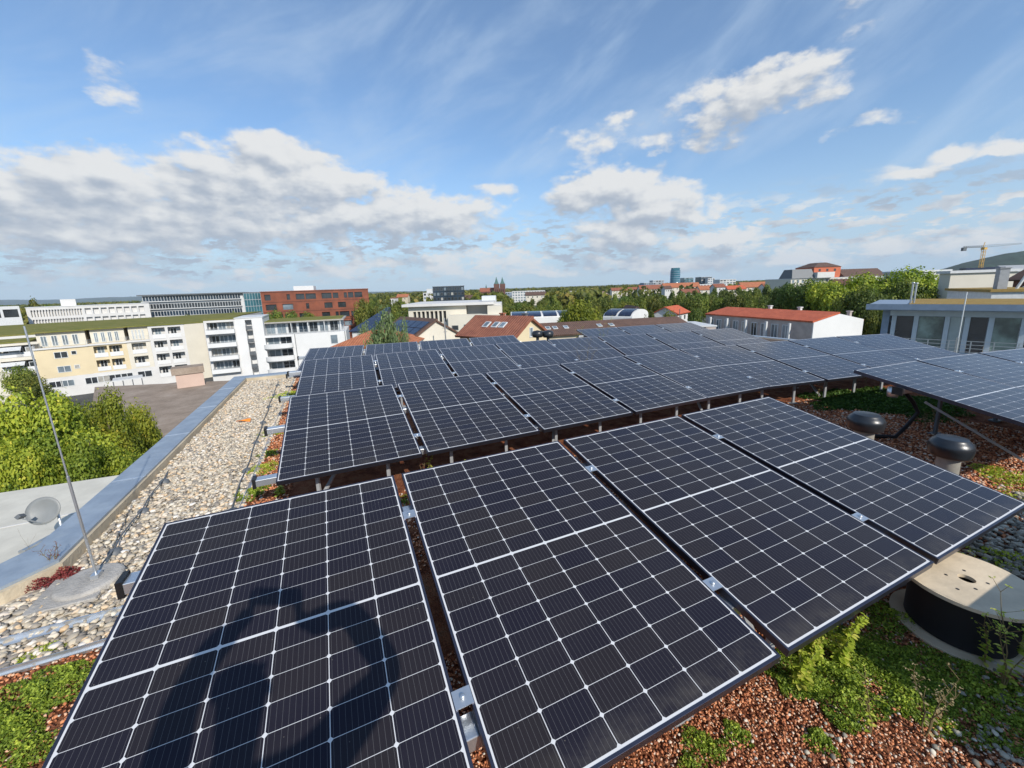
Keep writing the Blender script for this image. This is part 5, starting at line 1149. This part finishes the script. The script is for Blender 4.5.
# theatre
D = 300; o, W, H = block('theatre', 'big theatre with a grey mansard roof and an orange red fly tower', (791, 279.5, D), (868, 276.5, D), 30, 'palecream', 2, 16, fh=4, wm='glassl', ww=.5)
m_ = MB(); m_.add([(0, -1, H), (W * .30, -1, H), (W * .30, 14, H), (0, 14, H), (W * .03, 2, H + 6.6), (W * .28, 2, H + 6.6), (W * .28, 11, H + 6.6), (W * .03, 11, H + 6.6)], [(0, 1, 5, 4), (1, 2, 6, 5), (2, 3, 7, 6), (3, 0, 4, 7), (4, 5, 6, 7)]); m_.v = [(a, b, c + .4) for a, b, c in m_.v]; m_.build('mansard_roof', M['dgrey'], o)
bx('fly_tower', 'brick', o, W * .34, W * .69, 4, 24, H + .4, H + 8.2); m_ = MB(); m_.add([(W * .33, 3.5, H + 8.2), (W * .70, 3.5, H + 8.2), (W * .70, 24.5, H + 8.2), (W * .33, 24.5, H + 8.2), (W * .46, 9, H + 11.6), (W * .56, 9, H + 11.6), (W * .56, 18, H + 11.6), (W * .46, 18, H + 11.6)], [(0, 1, 5, 4), (1, 2, 6, 5), (2, 3, 7, 6), (3, 0, 4, 7), (4, 5, 6, 7), (3, 2, 1, 0)]); m_.build('tower_roof', M['tile_brown'], o)
m_ = MB(); m_.xprism([(0, H + .4), (18, H + .4), (9, H + 6.2)], W * .70, W * 1.25); m_.build('side_roof', M['tile_brown'], o); bx('forebuilding', 'white', o, W * .30, W * .52, -3, 3.9, H + .4, H + 4.4); bx('low_wing', 'sand', o, W * .45, W * .7, -6, -3.1, H - 6, H - 1)
for f in (.4, .5, .6): win(o, W * f, H + 5, 1.6, 1.8, y=4, fr='sand')
block('office_block', 'white building right of the theatre roof', (866, 273.5, 380), (884, 272.8, 380), 20, 'white', 2, 5, fh=3.6, group=fc)
# ---- hills
def hill(name, pts, D, m, depth, label=None):
    mb = MB(); n = len(pts); P = [atd(px, py, D) for px, py in pts]; vs = []
    for j, (dy, f) in enumerate(((-depth * .9, 0), (-depth * .6, .33), (-depth * .3, .72), (0, 1), (depth * .5, .6), (depth, 0))):
        for i, p in enumerate(P): hgt = (p.z - RZ) * f; vs.append((p.x * (1 + dy / D * .6) , D + dy + 0, RZ - 1 + max(0, hgt * (1 + .05 * math.sin(i * 1.7 + j * 2)) if 0 < f < 1 else hgt)))
    fs = [(j * n + i, j * n + i + 1, (j + 1) * n + i + 1, (j + 1) * n + i) for j in range(5) for i in range(n - 1)]
    mb.add(vs, fs, 0, True); struct(name, mb, m)
M['farhill'] = mat('distant hills', (.05, .075, .06), .95, var=.2, vscale=.002)
def dense(pts, k=6, amp=.35):
    out = []
    for (x0, y0), (x1, y1) in zip(pts[:-1], pts[1:]):
        for i in range(k): f = i / k; out.append((x0 + (x1 - x0) * f, y0 + (y1 - y0) * f + rnd.uniform(-amp, amp)))
    return out + [pts[-1]]
hill('hills', dense([(-260, 306), (-80, 303), (-20, 300), (60, 299.5), (110, 297.2), (140, 296.3), (180, 296), (230, 295.5), (300, 293), (420, 291)], 6, .2), 9000, M['farhill'], 1500)
hill('hills', dense([(400, 292), (520, 289.5), (600, 288), (640, 285.5), (690, 284), (760, 281), (860, 276.5), (950, 272), (1040, 268), (1200, 262)], 6, .25), 9000, M['farhill'], 1500)
hill('forest_hill', dense([(900, 275.5), (925, 272), (945, 268.5), (962, 263), (985, 258), (1005, 253.5), (1024, 250.5), (1060, 246), (1120, 240), (1200, 238)], 5, .25), 1900, M['hill'], 420)
# ================================================================== trees
def crown_mesh(name, R, Hh, nl, n, ls, m, seed, lob=.42, droop=0.):
    r = np.random.RandomState(seed); cs = []
    for i in range(nl):
        d = r.normal(0, 1, 3); d /= np.linalg.norm(d); q = r.uniform(.25, .78) ; c = d * q; c[2] = c[2] * .85; cs.append(c)
    cs = np.array(cs); rad_ = r.uniform(lob * .55, lob, nl)
    k = r.choice(nl, n, p=rad_ ** 2 / np.sum(rad_ ** 2)); d = r.normal(0, 1, (n, 3)); d /= np.linalg.norm(d, axis=1)[:, None]
    rr = rad_[k] * r.uniform(.55, 1.08, n) * (1 + .22 * np.sin(d[:, 0] * 6 + k) * np.sin(d[:, 1] * 7 + k * 2))
    P = cs[k] + d * rr[:, None]; P[:, 2] = P[:, 2] - droop * np.hypot(P[:, 0], P[:, 1]) ** 2
    P = P * np.array([R, R, Hh / 2]); P[:, 2] += Hh / 2
    dd = r.normal(0, 1, (n, 3)) ; q = d * 1.2 + r.normal(0, .6, (n, 3)) + np.array([0, 0, .5])
    e = np.cross(dd, q); e /= np.linalg.norm(e, axis=1)[:, None] + 1e-9; g = np.cross(q, e); g /= np.linalg.norm(g, axis=1)[:, None] + 1e-9
    s = (ls * r.uniform(.6, 1.3, n))[:, None]
    v = np.stack([P - g * s * .5, P + e * s * .36, P + g * s * .5 + d * s * .12, P - e * s * .36], 1).reshape(-1, 3)
    tn = np.clip(.42 + .20 * np.sin(k * 5.3) + r.normal(0, .16, n), 0, 1)
    return npmesh(name, v, np.arange(n * 4).reshape(-1, 4), m, col=np.repeat(tn, 4)[:, None])
def trunk_mesh(h, r, R, Hc, seed):
    q = random.Random(seed); mb = MB(); pts = [(0, 0, 0), (.02 * h, .01 * h, h * .4), (0, .02 * h, h * .8), (.03 * h, 0, h + Hc * .35), (.02 * h, 0.02 * h, h + Hc * .7)]
    mb.tube(pts, [r * 1.25, r, r * .8, r * .45, r * .12], 9)
    for i in range(7):
        a = i * 2.4 + q.random(); z0 = h * .75 + Hc * .06 * i; L = R * q.uniform(.55, .8); up = Hc * q.uniform(.15, .35)
        mb.tube([(0, 0, z0), (math.cos(a) * L * .5, math.sin(a) * L * .5, z0 + up * .6), (math.cos(a) * L, math.sin(a) * L, z0 + up)], [r * .42, r * .25, r * .06], 6)
    return mb.build('trunk', M['bark'])
def unlink(o): C.objects.unlink(o); return o
TV = {}
def variant(key, R, Hc, h, r, nl, n, ls, m, seed, lob=.42):
    TV[key] = (unlink(trunk_mesh(h, r, R, Hc, seed)), unlink(crown_mesh('crown', R, Hc, nl, n, ls, M[m], seed, lob)), h, Hc, R)
def tree(key, loc, sx_=1, sz_=1, rz=None, label='', group=None, cat='tree', name='tree'):
    o = thing(name, label, cat, loc, rnd.uniform(0, 6.28) if rz is None else rz, group)
    tr, cr, h, Hc, R = TV[key]; a = tr.copy(); C.objects.link(a); a.parent = o; b = cr.copy(); C.objects.link(b); b.parent = o; b.location = (0, 0, h * .82)
    o.scale = (sx_, sx_, sz_); return o
# unit variants for the belt (crown radius 4 m, total height about 12 m)
for i in range(5): variant('m%d' % i, 4.2, 8.4, 4.0, .22, 20, 5200, .42, 'leaf', 20 + i, .46)
for i in range(3): variant('f%d' % i, 4.2, 8.2, 4.0, .25, 16, 1700, .80, 'leaf', 40 + i, .46)
def belt_tree(key, px, pytop, D, wpx, label, group=None, zb=RZ, minh=.5):
    top = atd(px, pytop, D); R = wpx / 2 * D / F; tr, cr, h, Hc, R0 = TV[key]; Ht = top.z - zb
    return tree(key, (top.x, top.y, zb), R / R0, Ht / (h * .82 + Hc * .93), None, label, group)
# near trees under the parapet, far left
variant('near1', 4.0, 7.0, 5.0, .24, 46, 36000, .15, 'leafn', 5, .27); variant('near2', 3.6, 6.4, 5.2, .22, 40, 32000, .15, 'leafn', 6, .27)
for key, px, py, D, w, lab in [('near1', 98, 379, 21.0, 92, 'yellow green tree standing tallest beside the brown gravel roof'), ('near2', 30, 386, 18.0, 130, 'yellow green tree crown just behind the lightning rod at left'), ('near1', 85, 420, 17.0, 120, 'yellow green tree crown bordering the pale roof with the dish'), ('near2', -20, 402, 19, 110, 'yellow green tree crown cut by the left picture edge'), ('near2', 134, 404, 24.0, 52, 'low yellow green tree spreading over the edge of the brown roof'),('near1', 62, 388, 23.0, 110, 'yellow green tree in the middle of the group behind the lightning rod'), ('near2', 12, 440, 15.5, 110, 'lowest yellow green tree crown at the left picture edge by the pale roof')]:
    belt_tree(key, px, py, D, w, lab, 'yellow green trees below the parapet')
belt_tree('m1', 18, 364, 70, 28, 'small green tree in front of the cream house at far left', 'yellow green trees below the parapet')
belt_tree('m2', 30, 372, 62, 30, 'small round tree at the foot of the pale house at far left', 'yellow green trees below the parapet')
# bluish tree behind the far panels
variant('blue', 4.0, 7.0, 3.0, .2, 38, 11000, .22, 'leafb', 9, .30)
belt_tree('blue', 383, 303, 34, 52, 'bluish green tree between the orange hip roof and the cream gable'); belt_tree('blue', 400, 315, 33, 34, 'low bluish green tree touching the cream gable'); belt_tree('blue', 364, 318, 43, 30, 'small bluish green tree before the blue solar roof')
variant('round', 4.2, 6.6, 4, .25, 30, 14000, .30, 'leafn', 12, .42)
belt_tree('round', 583, 297, 74, 44, 'round fresh green tree between the two arched halls'); belt_tree('round', 566, 307, 76, 26, 'smaller fresh green tree at the left foot of the round tree')
# green belt across the middle
g1 = 'trees of the green belt beyond the houses'
segs = [((262, 318), 3, 'behind the planted terrace roof before the rust red block'), ((358, 402), 6, 'between the rust red block and the white tower block'), ((398, 436), 4, 'behind the white stepped office'), ((462, 508), 6, 'below the church'),
        ((500, 560), 8, 'below the long white block'), ((590, 660), 9, 'left of the small white house'), ((652, 706), 6, 'behind the small white house'), ((704, 800), 11, 'behind the long orange red roof')]
prof_ = {0: (307, 309), 1: (297, 299), 2: (300, 301), 3: (298.5, 299), 4: (301, 299), 5: (296, 293.5), 6: (294, 291), 7: (291, 286)}
for si, ((x0, x1), n, where) in enumerate(segs):
    for i in range(n):
        px = x0 + (x1 - x0) * (i + .5) / n + rnd.uniform(-2, 2); py = prof_[si][0] + (prof_[si][1] - prof_[si][0]) * i / max(1, n - 1) + rnd.uniform(-1.5, 2.5)
        belt_tree('m%d' % ((i + si) % 5), px, py, rnd.uniform(105, 150) if si else 118, rnd.uniform(17, 28), 'belt tree %s, %s from left' % (where, (ORD + ['tenth', 'eleventh', 'twelfth'])[i]), g1)
    for i in range(n):
        px = x0 + (x1 - x0) * (i + .2) / n + rnd.uniform(-2, 2); py = prof_[si][0] + (prof_[si][1] - prof_[si][0]) * i / max(1, n - 1) + rnd.uniform(-3.5, -.5)
        if si in (0,): continue
        belt_tree('f%d' % ((i + si) % 3), px, py + (1 if si < 3 else 0), rnd.uniform(190, 300), rnd.uniform(9, 15), 'rear belt tree %s, %s from left' % (where, (ORD + ['tenth', 'eleventh', 'twelfth'])[i]), 'trees of the rear green belt')
for i, (px, py, w) in enumerate([(-6, 300, 20), (8, 301, 16), (34, 299.5, 14), (48, 300, 12), (108, 300.5, 10), (232, 312, 9), (186, 311, 9)]):
    belt_tree('f%d' % (i % 3), px, py, 210 if i < 5 else 165, w, ['tree at the left picture edge behind the pavilion', 'tree right above the pavilion roof', 'tree behind the left end of the long white block', 'tree left of the roof box of the long white block', 'tree behind the middle of the long white block', 'small tree before the grey office, right', 'small tree before the grey office, left'][i], 'trees by the far left blocks')
belt_tree('m3', 672, 303, 85, 20, 'dark tree directly right of the small white house'); belt_tree('m1', 651, 309, 66, 18, 'low tree directly left of the small white house'); belt_tree('m2', 696, 304, 80, 22, 'tree left of the long orange red roof end')
belt_tree('m0', 618, 304, 110, 20, 'tree above the short arched hall'); belt_tree('m4', 640, 303, 105, 22, 'bushy tree between tent roof and small white house')
# big trees at right
variant('big', 6.0, 9.5, 6.0, .4, 60, 36000, .34, 'leafn', 31, .33); variant('bigd', 6.0, 9.5, 6.0, .4, 60, 30000, .36, 'leaf', 32, .34)
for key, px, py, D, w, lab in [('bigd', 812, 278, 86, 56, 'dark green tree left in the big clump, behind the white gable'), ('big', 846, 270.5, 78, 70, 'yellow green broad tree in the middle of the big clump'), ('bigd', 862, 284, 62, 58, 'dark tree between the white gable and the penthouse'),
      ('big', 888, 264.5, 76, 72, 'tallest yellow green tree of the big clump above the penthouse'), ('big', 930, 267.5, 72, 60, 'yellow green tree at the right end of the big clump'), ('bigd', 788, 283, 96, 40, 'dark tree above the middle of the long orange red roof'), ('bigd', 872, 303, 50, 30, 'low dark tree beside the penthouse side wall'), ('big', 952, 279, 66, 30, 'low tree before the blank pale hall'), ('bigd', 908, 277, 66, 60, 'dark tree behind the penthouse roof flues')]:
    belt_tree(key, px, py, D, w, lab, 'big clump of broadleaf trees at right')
# far wood that fills the plain
def wood():
    n = 5200; r = np.random.RandomState(77)
    D = 320 + 2600 * r.uniform(0, 1, n) ** 1.5; ax = r.uniform(-1.6, 1.6, n)
    keep = (np.sin(ax * 9 + D * .004) + np.sin(ax * 23 + D * .011) + r.normal(0, .6, n)) > -.4; pxs = 512 + F * ax; keep &= ~((D < 540) & (((pxs > 503) & (pxs < 552)) | ((pxs > 620) & (pxs < 785) & (D < 440)))); D, ax = D[keep], ax[keep]; n = len(D)
    R = r.uniform(5, 9, n) * (1 + D / 3500); hz_ = r.uniform(9, 14.5, n); m_ = 54
    d = r.normal(0, 1, (n, m_, 3)); d /= np.linalg.norm(d, axis=2)[:, :, None]; lobe = 1 + .25 * np.sin(d[:, :, :1] * 5 + D[:, None, None]) * np.cos(d[:, :, 1:2] * 6)
    P = d * lobe * np.stack([R, R, hz_ * .5], 1)[:, None, :] + np.stack([ax * D, D, RZ + hz_ * .52], 1)[:, None, :]
    P = P.reshape(-1, 3); v, f = leafquads(P, np.repeat(R * .62, m_) * r.uniform(.6, 1.3, n * m_), up=1, aspect=.8, nrm=d.reshape(-1, 3) * 1.3)
    o = npmesh('far_wood', v, f, M['leaf'], col=np.repeat(np.clip(np.repeat(r.uniform(.15, .85, n), m_) + r.normal(0, .12, n * m_), 0, 1), 4)[:, None]); tag(o, 'far off wooded plain of tiny tree crowns below the skyline', 'wood', None, 'stuff')
wood()
# far roofs strewn over the plain
rr = random.Random(5)
names = ['left of the church', 'right of the church', 'below the round glass tower', 'left of the theatre']
k = 0
for (x0, x1, n) in ((380, 480, 3), (515, 640, 0), (640, 790, 3)):
    for i in range(n):
        px = x0 + (x1 - x0) * (i + .5) / n; D = rr.uniform(330, 520); py = 303.6 - .033 * px + (HC + 17 - rr.uniform(9, 12)) * F / D
        o, W, H = gable('distant_house', 'small distant house %s, %s from left' % ({380: 'among trees left of the church', 515: 'among trees below the long white block', 640: 'among trees below the skyline towers'}[x0], ORD[i]), (px, py, D), (px + rr.uniform(7, 12), py - .3, D), 10, 3, rr.choice(['white', 'palecream', 'beige']), rr.choice(['tile_red', 'tile_brown', 'tile_orange']), group='distant houses among the trees', thick=.4)
        for q in range(3): win(o, 1 + q * W * .3, H - 2.5, 1.2, 1.4)
# ================================================================== the photographer (throws the ring shaped shadow)
def skinned(name, nodes, edges, m, parent, sub=2, root=0):
    me = bpy.data.meshes.new(name); me.from_pydata([n[0] for n in nodes], edges, []); me.materials.append(M[m]); o = link(bpy.data.objects.new(name, me), parent)
    sk = o.modifiers.new('skin', 'SKIN'); sk.use_smooth_shade = True
    for i, n in enumerate(nodes):
        r = n[1]; me.skin_vertices[0].data[i].radius = (r, r) if not hasattr(r, '__len__') else r
        me.skin_vertices[0].data[i].use_root = (i == root)
    sb = o.modifiers.new('sub', 'SUBSURF'); sb.levels = sub; sb.render_levels = sub; return o
per = thing('person', 'person in a dark jacket and blue jeans holding a phone up with both hands', 'person', (.05, -.50, 0))
off = Vector((.05, -.50, 0)); hR = Vector((.095, -.045, HC - .045)); hL = Vector((-.085, -.045, HC - .035))
J = dict(pel=(.05, -.52, .98), sp=(.055, -.50, 1.22), ch=(.06, -.47, 1.44), nk=(.075, -.45, 1.60), hb=(.09, -.435, 1.70), hd=(.10, -.42, 1.80), ht=(.105, -.42, 1.87),
    sR=(.235, -.40, 1.52), eR=(.39, -.045, 1.535), sL=(-.105, -.51, 1.55), eL=(-.225, -.25, 1.625), hipR=(.135, -.50, .84), kR=(.15, -.47, .52), aR=(.15, -.50, .09), tR=(.13, -.40, .04), hipL=(-.035, -.56, .84), kL=(-.06, -.53, .52), aL=(-.07, -.56, .09), tL=(-.10, -.46, .04))
J.update(mR=(.277, -.012, 1.747), mL=(-.170, -.161, 1.745))
J = {k: Vector(v) - off for k, v in J.items()}; J['wR'] = hR - off + Vector((.035, -.045, -.06)); J['wL'] = hL - off + Vector((-.045, -.045, -.06)); J['hR'] = hR - off + Vector((.01, -.015, -.015)); J['hL'] = hL - off + Vector((-.01, -.015, -.015))
def sk(keys, rad_, name, m, edges, grow=0):
    return skinned(name, [(J[k], (r + grow) if not hasattr(r, '__len__') else (r[0] + grow, r[1] + grow)) for k, r in zip(keys, rad_)], edges, m, per)
keys = ['pel', 'sp', 'ch', 'nk', 'hb', 'hd', 'ht', 'sR', 'eR', 'wR', 'hR', 'sL', 'eL', 'wL', 'hL', 'hipR', 'kR', 'aR', 'tR', 'hipL', 'kL', 'aL', 'tL', 'mR', 'mL']
rr_ = [.085, .08, .085, .052, .07, .085, .065, .045, .032, .028, .034, .045, .032, .030, .034, .06, .045, .038, .035, .06, .045, .038, .035, .03, .03]
sk(keys, rr_, 'body', 'skin', [(0, 1), (1, 2), (2, 3), (3, 4), (4, 5), (5, 6), (2, 7), (7, 8), (8, 23), (23, 9), (9, 10), (2, 11), (11, 12), (12, 24), (24, 13), (13, 14), (0, 15), (15, 16), (16, 17), (17, 18), (0, 19), (19, 20), (20, 21), (21, 22)])
J['hem'] = J['pel'] + Vector((0, 0, -.09)); J['col'] = J['nk'] + Vector((0, 0, -.05))
sk(['hem', 'sp', 'ch', 'sR', 'eR', 'mR', 'wR', 'sL', 'eL', 'mL', 'wL', 'col'], [.150, .135, .145, .068, .050, .047, .040, .068, .050, .047, .040, .07], 'jacket', 'jacket', [(0, 1), (1, 2), (2, 3), (3, 4), (4, 5), (5, 6), (2, 7), (7, 8), (8, 9), (9, 10), (2, 11)], .008)
J['cr'] = J['pel'] + Vector((0, 0, -.05)); J['wst'] = J['pel'] + Vector((0, 0, .06))
sk(['wst', 'cr', 'hipR', 'kR', 'aR', 'hipL', 'kL', 'aL'], [.115, .105, .085, .072, .06, .085, .072, .06], 'trousers', 'jeans', [(0, 1), (1, 2), (2, 3), (3, 4), (1, 5), (5, 6), (6, 7)], .0)
skinned('shoe', [(J['aR'] + Vector((0, -.04, -.035)), .045), (J['tR'] + Vector((0, .06, .01)), .04)], [(0, 1)], 'black', per); skinned('shoe', [(J['aL'] + Vector((0, -.04, -.035)), .045), (J['tL'] + Vector((0, .06, .01)), .04)], [(0, 1)], 'black', per)
hd = skinned('hair', [(J['hd'] + Vector((.0, -.035, .0)), .08), (J['ht'] + Vector((0, -.01, .02)), .07), (J['hd'] + Vector((.0, -.03, .045)), .088)], [(0, 2), (2, 1)], 'hair', per)
fd = Vector((-.10, .98, .05)).normalized(); sd = fd.cross(Vector((0, 0, 1))).normalized(); c_ = J['hd']
skinned('nose', [(c_ + fd * .085 + Vector((0, 0, .0)), .010), (c_ + fd * .108 + Vector((0, 0, -.03)), .014)], [(0, 1)], 'skin', per)
M['eye'] = mat('eye', (.7, .7, .7), .2); M['lip'] = mat('lip', (.4, .15, .12), .5)
for s_ in (-1, 1):
    e = c_ + fd * .078 + sd * s_ * .032 + Vector((0, 0, .005)); q = fd.to_track_quat('Z', 'Y').to_matrix(); mb = MB(); mb.lathe([(0, -.012), (.011, -.005), (.012, .0), (.010, .006)], 12); mb.lathe([(.010, .006), (.006, .0095), (0, .0115)], 12, mi=1); mb.v = [tuple(q @ Vector(v) + e) for v in mb.v]; mb.build('eye', [M['eye'], M['hair']], per)
    skinned('ear', [(c_ + sd * s_ * .084 + Vector((0, 0, .02)), .012), (c_ + sd * s_ * .086 + Vector((0, 0, -.025)), .010)], [(0, 1)], 'skin', per)
skinned('mouth', [(c_ + fd * .084 - sd * .02 + Vector((0, 0, -.058)), .006), (c_ + fd * .090 + Vector((0, 0, -.057)), .008), (c_ + fd * .084 + sd * .02 + Vector((0, 0, -.058)), .006)], [(0, 1), (1, 2)], 'lip', per)
# phone: a slab just behind the lens; local axes follow the camera
CR, CU, CF = Vector(_rt), Vector(_up), Vector(_fw); co = Vector((0, 0, HC)); pc = co - CF * .012 + CR * .0 - CU * .03
ph = thing('phone', 'dark phone held up in both hands by the person', 'phone', tuple(pc)); mb = MB(); mb.obox(Vector((0, 0, 0)), CR, CU, CF, .08, .037, .004); mb.build('body', M['black'], ph, bevel=.003)
mb = MB(); mb.obox(-CF * .0045, CR, CU, CF, .076, .034, .0005); mb.build('screen', M['glass'], ph)
for s_, hk in ((1, 'hR'), (-1, 'hL')):
    base = J[hk]; edge = pc - off + CR * s_ * .082
    for i in range(4):
        zo = CU * (.030 - i * .020); L_ = [1, 1.1, 1.03, .85][i]
        a_ = base + zo * .8 + CR * s_ * .004; k1 = edge + zo + CR * s_ * .022 * L_ - CF * .012; k2 = edge + zo + CR * s_ * .010 + CF * .006; k3 = edge + zo - CR * s_ * .012 * L_ + CF * .006
        skinned('finger', [(a_, .0085), (k1, .008), (k2, .0072), (k3, .006)], [(0, 1), (1, 2), (2, 3)], 'skin', per)
    skinned('thumb', [(base - CU * .02 - CF * .008, .011), (edge - CU * .01 - CF * .024 + CR * s_ * .006, .0095), (edge + CU * .004 - CF * .018 - CR * s_ * .022, .008)], [(0, 1), (1, 2)], 'skin', per)
# labels for the ground stuff
for o in C.objects:
    if o.get('kind') == 'stuff' and not o.get('label'):
        n_ = o.name.split('.')[0]; o['label'] = {'pebbles': 'pale rounded river pebbles filling the gravel strip', 'grey_pebbles': 'grey pebbles lying in the shaded gravel path', 'brick_chips': 'red crushed brick chips of the roof substrate', 'ground_cover': 'low green stonecrop growing on the red substrate', 'red_ground_cover': 'dark red stonecrop tuft beside the parapet'}.get(n_, n_.replace('_', ' ') + ' on the roof'); o['category'] = {'pebbles': 'gravel', 'grey_pebbles': 'gravel', 'brick_chips': 'gravel'}.get(n_, 'ground cover')

# ------------------------------------------------------------------ the air
mb = MB(); mb.box(-15200, 15200, -700, 12700, RZ - 2, 620); hz = mb.build('haze', [bpy.data.materials.new('air')])
hm = hz.data.materials[0]; hm.use_nodes = True; n = hm.node_tree; n.nodes.clear(); pv = n.nodes.new('ShaderNodeVolumePrincipled'); ho = n.nodes.new('ShaderNodeOutputMaterial')
pv.inputs['Color'].default_value = (.72, .86, 1, 1); pv.inputs['Density'].default_value = HAZE; n.links.new(pv.outputs[0], ho.inputs['Volume']); hm.cycles.homogeneous_volume = True
tag(hz, 'thin blue daylight haze over the city', 'haze', None, 'stuff')
S.cycles.volume_bounces = 0
